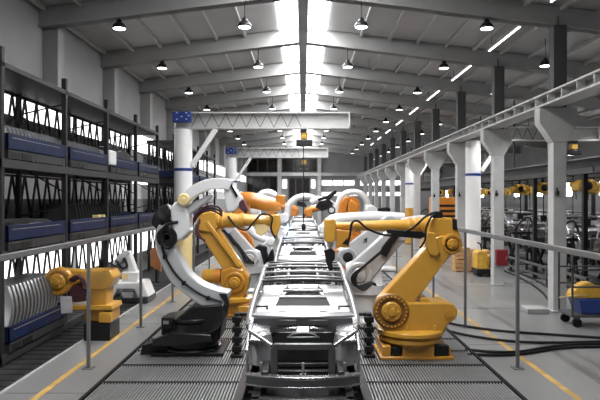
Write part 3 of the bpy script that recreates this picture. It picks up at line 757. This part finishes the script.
# --- yellow robot behind it on the left
d=15.0; pr=lambda x,y,dd=0: P(x,y,d+dd); xz=lambda x,y: XZ(x,y,d)
l2=thing('welding_robot',(-1.75,d,.034),'yellow robot arm on the left reaching its forearm over the line','robot','industrial robots')
MB().box(-2.35,-1.22,14.55,15.45,.036,.12).build('base_plate',M['yeldeep'],l2,bevel=.012)
MB().box(-2.15,-1.40,14.6,15.4,.12,.36).box(-1.62,-1.25,14.5,14.9,.12,.33).build('base',M['yeldeep'],l2,bevel=.02)
MB().lathe((-1.80,15,0),[(.48,.36),(.50,.40),(.54,.42),(.54,.50),(.48,.52)],n=32).build('turntable',M['yel'],l2)
MB().prism([xz(*q) for q in ((228,302),(226,288),(222,284),(222,270),(232,266),(244,268),(250,276),(249,288),(244,296),(243,302))],14.72,15.3).build('turret',M['yeldeep'],l2,bevel=.04,seg=3)
MB().cyl(pr(203,276,.1),pr(224,276,.1),.17,.19,n=24).build('shoulder_motor',M['yel'],l2,bevel=.02)
MB().cyl(pr(216,276,-.02),pr(221,276,-.02),.20,.20,n=24).build('motor_flange',M['orange'],l2)
gear(l2,xz(236,280.5),.26,14.66,M['yel'],M['yeldeep'],bolts=16)
MB().prism(capsule(xz(237,272),xz(207,226),.24,.24),14.8,15.1).build('lower_arm',M['yel'],l2,bevel=.04,seg=3)
MB().bar(pr(206.5,222,-.26),pr(240,267,-.26),.10,.08,up=(0,1,0)).build('arm_edge',M['yel'],l2,bevel=.015)
MB().prism([xz(*q) for q in ((199,222),(200,214),(212,211),(218,212),(219,229),(211,232),(200,230))],14.72,15.2).build('elbow_housing',M['yel'],l2,bevel=.035,seg=3)
fa=MB()
for a,b,r0,r1_ in ((218,243,.20,.17),(243,270,.16,.12)): fa.cyl(pr(a,220,-.05),pr(b,221,-.05),r0,r1_,24)
fa.build('forearm',M['yel'],l2)
for a,b,r0 in ((217,220,.25),(221.5,224,.24),(240,244,.19),(266,270,.16)): MB().cyl(pr(a,220.3,-.05),pr(b,220.3,-.05),r0,r0,24).build('forearm_flange',M['yel'],l2,bevel=.01)
MB().prism([xz(*q) for q in ((255,223),(268,223),(269,230),(262,236),(256,233))],14.85,15.1).build('wrist_guard',M['cream'],l2,bevel=.02)
MB().prism([xz(*q) for q in ((270,215),(280,214),(281,226),(279,230),(277,236),(273,236),(270,228))],14.8,15.15).build('wrist',M['yel'],l2,bevel=.03,seg=3)
MB().cyl(pr(276,236),pr(277,246),.05,.03).build('weld_torch',M['silver'],l2)
cable(l2,[pr(228,216,-.25),pr(236,226,-.3),pr(246,230,-.3),pr(254,222,-.28),pr(262,214,-.25),pr(272,217,-.25),pr(271,228,-.25),pr(275,238,-.2)],.024)
for k in range(3): cable(l2,[pr(200,219+k*2,-.3),pr(198-k,228,-.35),pr(200-k*1.5,236,-.35),pr(205,242-k,-.3)],.022,M['maroon'])

# --- other arms further along the line
def arm_robot(name_label,d,paint,base,sh,el,r_s,r_e,fore,fr,wrist=None,ring=None,basemat=None,curve=None,up=None,tool=None,extra=None):
    pr=lambda x,y,dd=0: P(x,y,d+dd); xz=lambda x,y: XZ(x,y,d)
    bx=pr(base[0],199).x
    r=thing('welding_robot',(bx,d,.034),name_label,'robot','industrial robots')
    bm_=basemat or paint
    MB().box(bx-.5,bx+.5,d-.4,d+.5,.036,.12).build('base_plate',bm_,r,bevel=.01)
    s=pr(*sh); zt=max(.45,s.z-.25)
    MB().lathe((bx,d,0),[(.44,.12),(.42,.18),(.36,.22),(.36,max(.3,zt-.25)),(.45,max(.34,zt-.2)),(.45,zt)],n=28).build('base',bm_,r)
    MB().prism([(bx-.42,zt-.05),(bx+.42,zt-.05),(max(bx+.3,s.x+.28),s.z+.18),(s.x,s.z+.30),(min(bx-.3,s.x-.28),s.z+.18)],d-.2,d+.4).build('turret',bm_,r,bevel=.04)
    if curve:
        m=MB(); strip(m,[xz(*q) for q in curve[0]],[w*d/F for w in curve[1]],d-.26,d+.02,5); m.build('lower_arm',paint,r,bevel=.04,seg=3)
    else:
        MB().prism(capsule(xz(*sh),xz(*el),r_s*d/F,r_e*d/F),d-.26,d+.02).build('lower_arm',paint,r,bevel=.04,seg=3)
    gm=ring or (paint,paint)
    gear(r,xz(*sh),r_s*.95*d/F,d-.36,gm[0],gm[1])
    x,z=xz(*el); MB().cyl((x,d-.3,z),(x,d+.35,z),r_e*1.05*d/F,n=24).build('elbow',paint,r,bevel=.02)
    if fore:
        m=MB().tube([pr(*q,-.05) for q in fore],[w*d/F for w in fr],16); m.build('forearm',up or paint,r)
    if wrist:
        x,y,w,h=wrist; MB().prism([xz(x-w,y-h),xz(x+w,y-h),xz(x+w,y+h),xz(x-w,y+h)],d-.25,d+.15).build('wrist',up or paint,r,bevel=.04)
    if tool:
        MB().bar(pr(*tool[0],-.1),pr(*tool[1],-.1),tool[2]*d/F,tool[2]*d/F).build('gripper',M['blacksatin'],r,bevel=.015)
        v=pr(*tool[1],-.1); MB().box(v.x-.07,v.x+.07,v.y-.16,v.y+.16,v.z-.10,v.z+.04).build('gripper_jaw',M['black'],r,bevel=.01)
    return r,pr,xz
# right: two silver arms behind the yellow robot
r2,pr,xz=arm_robot('silver robot arm with black cable loops just behind the large yellow robot on the right',13.9,M['silver'],(366,),(358,273),(399,231),13,9,[(402,226),(420,222),(430,222)],[8,7,6],basemat=M['white'])
for k in range(5): cable(r2,[pr(398-k,236+k*1.5,-.34),pr(380-k*2,252+k*2,-.36),pr(366-k*2,264+k*2,-.42),pr(352+k,276+k*2,-.46),pr(356+k*2,286+k,-.46),pr(370+k,283,-.42),pr(378,288+k,-.3)],.022)
MB().prism([xz(*q) for q in ((378,252),(384,256),(392,240),(397,232),(392,231),(380,246))],13.5,13.62).build('cable_guard',M['rubber'],r2,bevel=.01)
r3,pr,xz=arm_robot('silver robot arm with long white forearm behind the yellow forearm on the right',17.2,M['silver'],(362,),(347,256),(388,226),9.5,10,[(404,218),(380,217),(350,218),(332,221),(322,230)],[5,5.5,5.5,6,3.5],ring=(M['black'],M['silver']),up=M['white'],wrist=(322,229,3,4))
mk=MB()
for (a,b,c_,e) in ((364,240,367,238),(367,238,366,243),(363,243,366,240)): mk.bar(pr(a,b,-.27),pr(c_,e,-.27),.025,.02,up=(0,1,0))
mk.build('arm_marking',M['black'],r3)
# orange cabinets and white arc arm on the right
r4,pr,xz=arm_robot('orange robot under a curved white arm on the right of the line',22.5,M['orange'],(352,),(352,240),(350,206),9,9,None,None)
MB().prism([xz(*q) for q in ((337,214),(339,203),(345,196),(349,199),(346,206),(345,218))],22.0,22.4).build('counterweight',M['orange'],r4,bevel=.05)
MB().prism([xz(*q) for q in ((347,218),(347,204),(350,199),(357,205),(359,218))],21.9,22.5).build('upper_housing',M['orange'],r4,bevel=.06,seg=3)
r5,pr,xz=arm_robot('white robot with an arched upper arm and black gripper on the right of the line',24.5,M['white'],(384,),(380,236),(371,212),7,6,[(337,207),(341,197),(349,192.5),(358,192.5),(365,198),(369,207)],[2.6,2.9,3,3,3,2.9],up=M['white'],wrist=(369,210,4.2,5),tool=((374,211),(388,209),4))
# left: second silver arm, white sagging arm, orange robots
l3,pr,xz=arm_robot('grey robot arm with black cable bundle behind the yellow robot on the left',18.5,M['silver'],(250,),(250.5,257.5),(228,228),9,6,[(228,228),(224,222),(219,218)],[5,5,4])
for k in range(3): cable(l3,[pr(222,228+k,-.32),pr(232,238+k,-.34),pr(240,247+k*2,-.4),pr(248-k,258+k*2,-.46),pr(254,264-k,-.44)],.026)
MB().bar(pr(228,234,-.32),pr(236,245,-.32),.12,.08,up=(0,1,0)).build('cable_guard',M['rubber'],l3,bevel=.01)
l4,pr,xz=arm_robot('white robot with a sagging curved arm and black base on the left of the line',20.5,M['white'],(264,),(262,254),(271,241.5),7,3.6,[(246,222),(250,230),(258,237),(270,241)],[3.6,3.8,3.8,3.2],basemat=M['black'],ring=(M['black'],M['blacksatin']))
MB().prism([xz(*q) for q in ((254,262),(255,247),(261,243),(268,246),(267,262))],20.0,20.4).build('valve_pack',M['black'],l4,bevel=.05)
l5,pr,xz=arm_robot('big orange robot with thick raised forearm on the left of the line',22.5,M['orange'],(243,),(243,238),(241,206),8,9,[(238,199),(250,200),(268,204),(281,206)],[6.5,8,7.5,5.5],up=M['orange'],wrist=(281,200,4.5,5))
l6,pr,xz=arm_robot('white robot arched behind the thick orange forearm on the left',27,M['white'],(258,),(258,228),(255,208),6,5,[(255,206),(260,196),(268,193),(276,196)],[4,4,4,3.5],up=M['white'])
l7,pr,xz=arm_robot('white robot arching over the middle of the line near the back',30,M['white'],(268,),(270,222),(284,218),6,4.5,[(287,216),(289,205),(296,198.5),(305,196.5),(313,198),(317,202)],[3,3.1,3.2,3.2,3,2.6],up=M['white'],tool=((297,203),(305,205),5))
for i,(px,py,dd,lab) in enumerate(((294,212,36,'small orange robot far back on the left of the line'),(309,213,33,'small orange robot far back on the right of the line'))):
    x=(-2.2 if i==0 else 2.2)
    rr_,pr,xz=arm_robot(lab,dd,M['orange'],(CX+x*F/dd,),(CX+x*F/dd,222),(CX+x*.8*F/dd,206),4.5,4,[(CX+x*.8*F/dd,205),(px,py-3),(px,py+3)],[3.5,3.5,3],wrist=(px,py,3,4))
r6,pr,xz=arm_robot('white robot with black spot welding gun and round ring beside the orange housing',26,M['white'],(347,),(345,232),(338,210),6,5,[(338,209),(328,203),(318,200),(311,203)],[3.8,4,4,3],tool=((322,202),(335,192),4))
MB().prism([xz(*q) for q in ((315,207),(319,201),(328,199),(333,203),(331,208),(322,211))],25.7,26.1).build('gun_body',M['blacksatin'],r6,bevel=.03)
MB().bar(pr(322,206,-.4),pr(336,191,-.4),.14,.12,up=(0,1,0)).build('gun_arm',M['black'],r6,bevel=.02)
MB().bar(pr(318,200,-.4),pr(330,196,-.4),.12,.10,up=(0,1,0)).build('gun_arm',M['black'],r6,bevel=.02)
v=pr(331,210); MB().lathe((v.x,25.5,v.z),[(.17,.1),(.17,0),(.12,-.01),(.12,.1)],axis='y',n=20,cap=False).build('tool_ring',M['black'],r6)
MB().lathe((v.x,25.52,v.z),[(.12,.09),(.11,0),(.05,-.02)],axis='y',n=20).build('tool_hub',M['white'],r6)
# welding glow
sp=MB()
for k in range(14):
    a=random.uniform(0,2*PI); l=random.uniform(.08,.30); c=P(287,229,22)
    sp.tube([c,c+Vector((math.cos(a)*l,random.uniform(-.05,.05),math.sin(a)*l))],[.012,.002],5,False)
sp.lathe(P(287,229,22),[(.002,-.03),(.025,-.015),(.03,0),(.02,.02),(.002,.03)],n=8)
tag(sp.build('weld_spark',M['spark']),'bluish white welding sparks over the car body further down the line','spark')

# --- stored robots on the left behind the fence
d=12.6; pr=lambda x,y,dd=0: P(x,y,d+dd); xz=lambda x,y: XZ(x,y,d)
st_=MB().prism([xz(88,338),xz(114,338),xz(114,320.6),xz(88,320.6)],d-.27,d+.4); tag(st_.build('storage_pallet',M['black'],bevel=.02),'dark low stand under the yellow robot base behind the left fence','stand')
sr=thing('robot_base',(P(88,199,d).x,d,.375),'yellow robot base with round drive disc standing behind the left fence','robot')
MB().prism([xz(*q) for q in ((70,308),(70,303.5),(115,303.5),(116,308)) ],d-.25,d+.45).build('base_plate',M['yel'],sr,bevel=.012)
MB().prism([xz(*q) for q in ((86,320.3),(86,308),(114,308),(114,320.3))],d-.1,d+.42).build('base',M['yeldeep'],sr,bevel=.015)
MB().prism([xz(103,320),xz(115,320),xz(115,310),(xz(103,310))],d-.29,d-.1).build('foot_block',M['yel'],sr,bevel=.015)
MB().prism([xz(*q) for q in ((92,304),(91,286),(109,286),(108,304))],d-.12,d+.36).build('pedestal',M['yel'],sr,bevel=.03)
MB().prism([xz(*q) for q in ((86,288),(83,278),(84,270),(112,269.5),(116,277),(112,286),(106,289))],d-.16,d+.4).build('turret',M['yel'],sr,bevel=.025)
MB().prism([xz(*q) for q in ((55,273),(62,269),(84,270.5),(86,277),(80,283),(60,291),(53,286))],d-.02,d+.3).build('shoulder_arm',M['yel'],sr,bevel=.03)
gear(sr,xz(61,280.5),.30,d-.16,M['yel'],M['yeldeep'],bolts=16)
MB().prism([xz(*q) for q in ((72,285),(86,284),(90,300),(76,302),(71,294))],d-.12,d+.2).build('cable_pack',M['maroon'],sr,bevel=.03)
for k in range(3): cable(sr,[pr(68+k*3,282,-.16),pr(75+k*2,276+k,-.22),pr(83,279+k*2,-.22),pr(86,287,-.18)],.025,M['maroon'])
MB().prism([xz(*q) for q in ((66,294),(77,294),(78,310),(67,311))],d-.3,d-.285).build('plastic_film',M['film'],sr)
d=17.2; pr=lambda x,y,dd=0: P(x,y,d+dd); xz=lambda x,y: XZ(x,y,d)
bx=P(131,199,d).x
wpd=MB().prism([xz(108,300),xz(152,300),xz(152,295),xz(108,295)],d-.5,d+.5); tag(wpd.build('pallet',M['cardark'],bevel=.02),'dark low pallet under the small white robot on the left','pallet')
wr_=thing('robot_base',(bx,d,.14),'small white robot on a splayed white stand behind the left fence','robot')
MB().prism([xz(*q) for q in ((109,294.8),(113,281),(147,280),(153,294.8),(142,294.8),(138,287),(122,287),(118,294.8))],d-.45,d+.35).build('stand',M['white'],wr_,bevel=.04,seg=3)
MB().prism([xz(*q) for q in ((124,281),(124,271),(140,271),(140,281))],d-.25,d+.25).build('turret',M['white'],wr_,bevel=.03)
MB().prism([xz(*q) for q in ((124.5,278),(124.5,273),(131,273),(131,278))],d-.27,d-.25).build('nameplate',M['cream'],wr_)
MB().prism(capsule(xz(134,273),xz(129,253),.12,.07),d-.15,d+.12).build('lower_arm',M['white'],wr_,bevel=.03)
MB().tube([pr(129,252,-.1),pr(121,257,-.15),pr(114,264,-.15)],[.08,.10,.05],14).build('forearm',M['silver'],wr_)
MB().tube([pr(116,260,-.2),pr(122,268,-.25),pr(127,266,-.2),pr(124,258,-.2)],.035,8).build('cable',M['rubber'],wr_)
d=21.0; xz=lambda x,y: XZ(x,y,d)
ob=thing('panel_stand',(P(156,199,d).x,d,0),'orange brown panel on a black post behind the left fence','panel')
MB().prism([xz(151,266),xz(161,272),xz(162,250),xz(155,247),xz(151,250)],d-.1,d+.1).build('panel',M['rust'],ob,bevel=.03)
MB().prism([xz(155.5,282.2),xz(157.5,282.2),xz(157.5,268),xz(155.5,268)],d-.04,d+.04).build('post',M['black'],ob)
MB().box(P(153,0,d).x,P(160,0,d).x,d-.12,d+.12,.018,.05).build('foot',M['black'],ob,bevel=.01)

# ------------------------------------------------------------------ right aisle items
lc=thing('louvred_cabinet',(7.75,30.4,0),'tall orange cabinet with dark louvres behind the big yellow robot','cabinet')
x0,x1,y0=6.95,8.65,31.2
lc.location=(7.8,y0+.5,0); WL[lc]=Vector(lc.location)
MB().box(x0,x1,y0,y0+1,.02,3.1).build('body',M['orange'],lc,bevel=.03)
for i in range(7): MB().box(x0+.12,x1-.12,y0-.03,y0+.01,.9+i*.28,1.02+i*.28).build('louvre',M['black'],lc)
# wooden crates
n=0
for (cx,cy,cz,w,h,lab) in ((6.55,24.3,0,.62,.5,'slatted wooden crate on the floor behind the right fence, left one of the pair'),(7.2,23.62,0,.62,.95,'tall slatted wooden crate behind the yellow truck on the right'),(6.55,24.3,.5,.62,.5,'slatted wooden crate on top of the left crate by the yellow truck')):
    c=thing('wooden_crate',(cx,cy,cz),lab,'crate','wooden crates')
    b=MB().box(cx-w/2+.02,cx+w/2-.02,cy-.3,cy+.3,cz+.02,cz+h-.005); b.build('box',M['wood'],c)
    for k in range(int(h/.16)): MB().box(cx-w/2,cx+w/2,cy-.33,cy-.3,cz+.03+k*.16,cz+.14+k*.16).build('slat',M['wood'],c,bevel=.005)
    for xx in (cx-w/2,cx+w/2-.08): MB().box(xx,xx+.08,cy-.35,cy-.33,cz,cz+h-.005).build('corner_post',M['wood'],c,bevel=.005)
tk=thing('pallet_truck',(7.15,23.2,0),'small yellow and black pallet truck standing by the red cabinet column','truck')
MB().box(6.68,7.5,22.9,23.6,.10,.30).build('chassis',M['black'],tk,bevel=.03)
MB().prism([(6.70,.30),(6.70,.92),(6.80,1.0),(7.08,1.0),(7.10,.85),(7.10,.30)],22.92,23.55).build('front_hood',M['hoist'],tk,bevel=.03)
MB().prism([(7.10,.30),(7.10,.78),(7.2,.82),(7.46,.82),(7.48,.30)],22.95,23.5).build('rear_hood',M['yel'],tk,bevel=.03)
MB().prism([(7.16,.36),(7.2,.86),(7.34,.9),(7.36,.4)],22.90,22.96).build('side_vent',M['black'],tk,bevel=.01)
MB().tube([(6.95,23.2,1.0),(6.9,23.2,1.25),(6.78,23.2,1.3)],.025,8).build('tiller',M['black'],tk)
for x in (6.82,7.36): MB().lathe((x,22.95,.10),[(.10,0),(.10,.6)],axis='y',n=18).build('wheel',M['rubber'],tk)
tk.location.y-=.5
rbx=thing('fire_cabinet',(6.85,20.12,.7),'dark red fire cabinet mounted on the second flared column','cabinet')
MB().box(6.66,7.06,20.05,20.222,.70,1.26).build('body',M['red'],rbx,bevel=.02)
MB().box(6.70,7.02,20.04,20.05,.74,1.22).build('door',M['red'],rbx,bevel=.004)
MB().box(6.98,7.0,20.02,20.045,.93,1.03).build('handle',M['railsteel'],rbx)
for k in range(4):
    y=FR0-.2+FRS*k
    s_=thing('floodlight',(6.65,y-.21,3.15),'small black fitting on the %s flared column from the camera'%ORD[k],'fitting','fittings on the columns')
    MB().box(6.66,6.74,y-.30,y-.178,3.10,3.22).build('head',M['black'],s_,bevel=.02)
    MB().box(6.69,6.71,y-.25,y-.178,3.2,3.3).build('bracket',M['black'],s_)
# low steel plinth by the near column
pl=MB().box(5.85,6.42,15.2,15.75,0,.13); tag(pl.build('low_plinth',M['beam'],bevel=.015),'low pale concrete plinth on the floor beside the nearest visible column','plinth')
# cart with blue crate
cx,cy=6.75,13.9
ca=thing('parts_cart',(cx,cy,0),'dark wheeled parts cart at the right edge before the nearest column','cart')
MB().box(cx-.5,cx+1.1,cy-.35,cy+.4,.24,.30).build('deck',M['postgrey'],ca,bevel=.01)
fr=MB()
for x in (cx-.48,cx+1.08):
    for y in (cy-.33,cy+.38): fr.box(x-.02,x+.02,y-.02,y+.02,.30,1.75)
for z in (.95,1.35,1.72): fr.box(cx-.5,cx+1.1,cy-.35,cy-.31,z-.02,z+.02).box(cx-.5,cx+1.1,cy+.36,cy+.40,z-.02,z+.02)
fr.build('frame',M['postgrey'],ca)
for x in (cx-.35,cx+.95):
    for y in (cy-.28,cy+.33): MB().lathe((x,y-.03,.11),[(.11,0),(.11,.06)],axis='y',n=18).build('wheel',M['rubber'],ca)
for x in (cx-.35,cx+.95):
    for y in (cy-.28,cy+.33): MB().box(x-.05,x+.05,y-.05,y+.05,.19,.26).build('caster_fork',M['postgrey'],ca)
bb=MB().hexa([(cx-.22,cy-.28,.305),(cx+.75,cy-.28,.305),(cx+.75,cy+.25,.305),(cx-.22,cy+.25,.305),(cx-.32,cy-.32,.66),(cx+.85,cy-.32,.66),(cx+.85,cy+.3,.66),(cx-.32,cy+.3,.66)])
tag(bb.build('blue_crate',M['bluebox'],bevel=.02),'blue plastic crate lying on the parts cart','crate')
gl=thing('wrapped_bundle',(cx,cy,.665),'orange yellow wrapped bundle on top of the blue crate','bundle')
m=MB(); R=[]
for i in range(8):
    v=i/7; x=cx-.42+.85*v; h=.12+.26*math.sin(min(1,v*1.15)*PI*.9)
    R.append([(x,cy-.24,.665),(x,cy+.2,.665),(x,cy+.12,.665+h),(x,cy-.12,.665+h*.95)])
m.rings(R).build('bundle',M['hoist'],gl,bevel=.03)
MB().bar((cx-.75,cy-.28,.70),(cx+.75,cy-.1,.80),.03,.03).build('stick',M['cream'],gl)

# floor cables on the right
def gp(px,py): d=1749/(py-199); v=P(px,py,d); v.z=.03; return v
for i,pts in enumerate((((440,322),(463,327),(500,332),(540,335),(600,339)),((443,331),(470,337),(505,342),(545,344),(600,343)),((465,351),(495,353.5),(520,353),(545,349),(570,346),(600,345)),((468,356),(500,356.5),(525,355),(550,351),(575,348.5),(600,348)))):
    o=MB().tube([gp(*q) for q in pts],.028,8).build('floor_cable',M['rubber'])
    tag(o,'black floor cable running right from the yellow robot, %s from the back'%ORD[i],'cable','floor cables')

for i,pts in enumerate((((503,271),(515,276),(530,284),(542,293),(550,303)),((508,270),(520,274),(536,281),(548,288),(560,294)))):
    o=MB().tube([gp(*q) for q in pts],.035,8).build('floor_cable',M['rubber']); tag(o,'black floor cable between the second and nearest flared columns, %s one'%('nearer','further')[i],'cable','floor cables by the columns')

# ------------------------------------------------------------------ second assembly line beyond the columns
mr=thing('monorail',(9.2,30,4.1),'grey overhead monorail beyond the flared columns on the right','rail')
MB().box(9.05,9.35,8,66,4.10,4.28).build('track',M['postgrey'],mr,bevel=.01)
MB().box(9.0,9.4,8,66,4.28,4.32).build('flange',M['railsteel'],mr)
for i in range(12): MB().box(9.17,9.23,FR0+i*FRS-4.8-.03,FR0+i*FRS-4.8+.03,4.32,7.3).build('hanger',M['postgrey'],mr)
rd=thing('service_gantry',(9.2,30,3.9),'dark overhead service gantry packed with cables above the right assembly line','gantry')
MB().box(8.62,8.98,10,60,3.95,4.10).build('cable_tray',M['black'],rd)
gt=MB()
for i in range(28): gt.box(8.6,13.2,10+i*1.8,10.1+i*1.8,3.80,3.95)
for x in (8.6,10.1,11.6,13.1): gt.box(x,x+.1,10,60,3.78,3.95)
gt.build('joist',M['postgrey'],rd)
# posts
pt=thing('black_post',(0,0,0),'','post','black posts of the right line')
MB().box(-.07,.07,-.07,.07,0,3.78).build('shaft',M['black'],pt,bevel=.01); MB().box(-.16,.16,-.16,.16,0,.03).build('foot',M['black'],pt)
k=0
for X,nm in ((8.75,'near'),(12.9,'far')):
    for i in range(7):
        o=pt if k==0 else copy_tree(pt); k+=1
        o.location=(X,14.2+i*3.9,0); o['label']='black post on the %s side of the right line, %s from the camera'%(nm,ORD[i])
# hoists on the gantry
hp=thing('balance_hoist',(0,0,0),'','hoist','yellow hoists of the right line')
MB().box(-.05,.05,-.05,.05,.34,.5).build('hanger',M['black'],hp)
MB().prism([(-.30,.0),(-.34,.18),(-.2,.34),(.18,.34),(.32,.22),(.30,.02),(.1,-.08)],-.22,.22).build('body',M['hoist'],hp,bevel=.03)
MB().lathe((0,-.24,.14),[(.13,.05),(.13,0),(.06,-.03)],axis='y',n=16).build('drum',M['black'],hp)
MB().cyl((.05,0,-.9),(.05,0,-.05),.02,n=8).build('chain',M['black'],hp)
MB().box(-.06,.16,-.06,.06,-1.15,-.9).build('handle_grip',M['black'],hp,bevel=.02)
k=0
for X,nm in ((9.2,'near'),(10.9,'middle'),(12.4,'far')):
    for i in range(8):
        o=hp if k==0 else copy_tree(hp); k+=1
        o.location=(X+random.uniform(-.2,.2),15.4+i*3.3+random.uniform(-.6,.6),3.28); o['label']='yellow hoist under the right gantry, %s row, %s from the camera'%(nm,ORD[i])
tb_=thing('tool_balancer',(0,0,0),'','balancer','small brass tool balancers')
MB().lathe((0,0,0),[(.03,-.09),(.10,-.07),(.12,0),(.10,.07),(.03,.09)],axis='y',n=14).build('drum',M['hoist'],tb_)
MB().box(-.015,.015,-.02,.02,.10,.32).build('hanger',M['black'],tb_)
MB().cyl((.1,0,-.45),(.1,0,0),.012,n=6).build('wire',M['black'],tb_)
k=0
for X,nm in ((8.95,'first'),(10.0,'second'),(11.6,'third')):
    for i in range(12):
        o=tb_ if k==0 else copy_tree(tb_); k+=1
        o.location=(X+random.uniform(-.25,.25),14.6+i*2.1+random.uniform(-.5,.5),3.46+random.uniform(-.06,.0)); o['label']='small brass balancer under the right gantry, %s row, %s from the camera'%(nm,ORD[i])
jg=thing('weld_jig',(0,0,0),'','jig','weld jigs of the right line')
for sx in (-.35,.35):
    MB().bar((sx,-.3,.02),(sx*.7,0,1.9),.07,.07).build('leg',M['black'],jg); MB().bar((sx,.3,.02),(sx*.7,0,1.9),.07,.07).build('leg',M['black'],jg)
MB().box(-.45,.45,-.06,.06,1.55,1.66).build('cross_arm',M['blacksatin'],jg,bevel=.01)
MB().tube([(-.4,-.1,1.7),(-.15,-.25,2.1),(.2,-.2,2.25),(.45,-.05,1.9)],.035,8).build('hose',M['rubber'],jg)
for (xx,zz) in ((-.3,1.0),(.05,1.3),(.25,.8)): MB().box(xx-.10,xx+.10,-.16,.05,zz,zz+.2).build('valve_block',M['black'],jg,bevel=.02)
for (xx,zz) in ((-.2,1.68),(.2,1.68)): MB().cyl((xx,-.05,zz),(xx+.1,-.1,zz+.5),.04,.03,n=10).build('clamp',M['sheet'],jg)
MB().box(-.42,.42,-.34,.34,0,.03).build('foot_plate',M['postgrey'],jg)
for i in range(9):
    o=jg if i==0 else copy_tree(jg)
    o.location=(9.0,16.15+i*3.9,0); o.rotation_euler=(0,0,.12*(i%3)-.12); o['label']='black weld jig frame with hoses on the right line, %s from the camera'%ORD[i]
# raised car bodies on stands
stp=thing('lift_stand',(0,0,0),'','stand','black lift stands under the car bodies')
for s in (-1,1):
    for y in (1.4,4.3):
        MB().bar((s*.6,y-.5,0.02),(s*.6,y+.4,.98),.09,.09).bar((s*.6,y+.5,0.02),(s*.6,y-.4,.98),.09,.09).build('scissor_leg',M['black'],stp)
    MB().box(s*.52,s*.72,.6,5.2,.98,1.07).build('side_beam',M['black'],stp,bevel=.01)
MB().box(-.8,.8,.5,5.3,0,.05).build('foot_plate',M['postgrey'],stp)
MB().box(-.75,.75,.9,1.1,1.0,1.07).box(-.75,.75,4.6,4.8,1.0,1.07).build('cross_beam',M['black'],stp)
k=0
for X,nm in ((10.4,'nearer'),(13.9,'outer')):
    for i in range(5):
        y=13.6+i*6.2+(2.5 if nm=='outer' else 0)
        a=copy_tree(car); a.location=(X,y,.735); a['label']='silver car body raised in the right hall, %s row, %s from the camera'%(nm,ORD[i]); a['group']='car bodies on the right line'
        b=stp if k==0 else copy_tree(stp); k+=1
        b.location=(X,y,0); b['label']='black lift stand in the right hall, %s row, %s from the camera'%(nm,ORD[i])
# low guard rail of the right line
lr=thing('guard_rail',(8.3,20,0),'low grey double guard rail along the right assembly line','rail')
MB().box(8.27,8.33,17,40,.62,.70).build('top_rail',M['fence'],lr); MB().box(8.27,8.33,17,40,.30,.36).build('lower_rail',M['fence'],lr)
for i in range(9): MB().box(8.25,8.35,17+i*2.8,17.1+i*2.8,0,.72).build('post',M['fence'],lr)

# ------------------------------------------------------------------ camera, light, render look
cam=bpy.data.cameras.new('camera'); co=bpy.data.objects.new('camera',cam); COL.objects.link(co)
co.location=(0,0,H); co.rotation_euler=(PI/2,0,0)
cam.sensor_fit='HORIZONTAL'; cam.sensor_width=36; cam.lens=36*F/600; cam.shift_x=-3/600; cam.shift_y=-1/600
cam.clip_start=.1; cam.clip_end=300
SC.camera=co
w=bpy.data.worlds.new('world'); SC.world=w; w.use_nodes=True
bg=w.node_tree.nodes['Background']; bg.inputs['Color'].default_value=(.95,.97,1,1); bg.inputs['Strength'].default_value=.12
def area(name,loc,rot,sx,sy,e,col=(1,1,1)):
    l=bpy.data.lights.new(name,'AREA'); l.shape='RECTANGLE'; l.size=sx; l.size_y=sy; l.energy=e; l.color=col
    o=bpy.data.objects.new(name,l); COL.objects.link(o); o.location=loc; o.rotation_euler=rot; return o
for s in (-1,1):
    area('skylight_daylight',(s*.5,34,8.86),(0,0,0),.6,62,3100)
for X in (8.3,12.2):
    for i in range(6):
        l=bpy.data.lights.new('lamp_light','SPOT'); l.energy=420; l.shadow_soft_size=.16; l.spot_size=math.radians(130); l.spot_blend=.5
        o=bpy.data.objects.new('lamp_light',l); COL.objects.link(o); o.location=(X,18.0+FRS*i,6.3)
l=bpy.data.lights.new('weld_light','POINT'); l.energy=25; l.color=(.5,.75,1); l.shadow_soft_size=.03
o=bpy.data.objects.new('weld_light',l); COL.objects.link(o); o.location=P(287,228,21.8)
vs=SC.view_settings
vs.view_transform='Standard'; vs.look='None'; vs.gamma=1; vs.exposure=.15
try: vs.use_curve_mapping=False
except Exception: pass
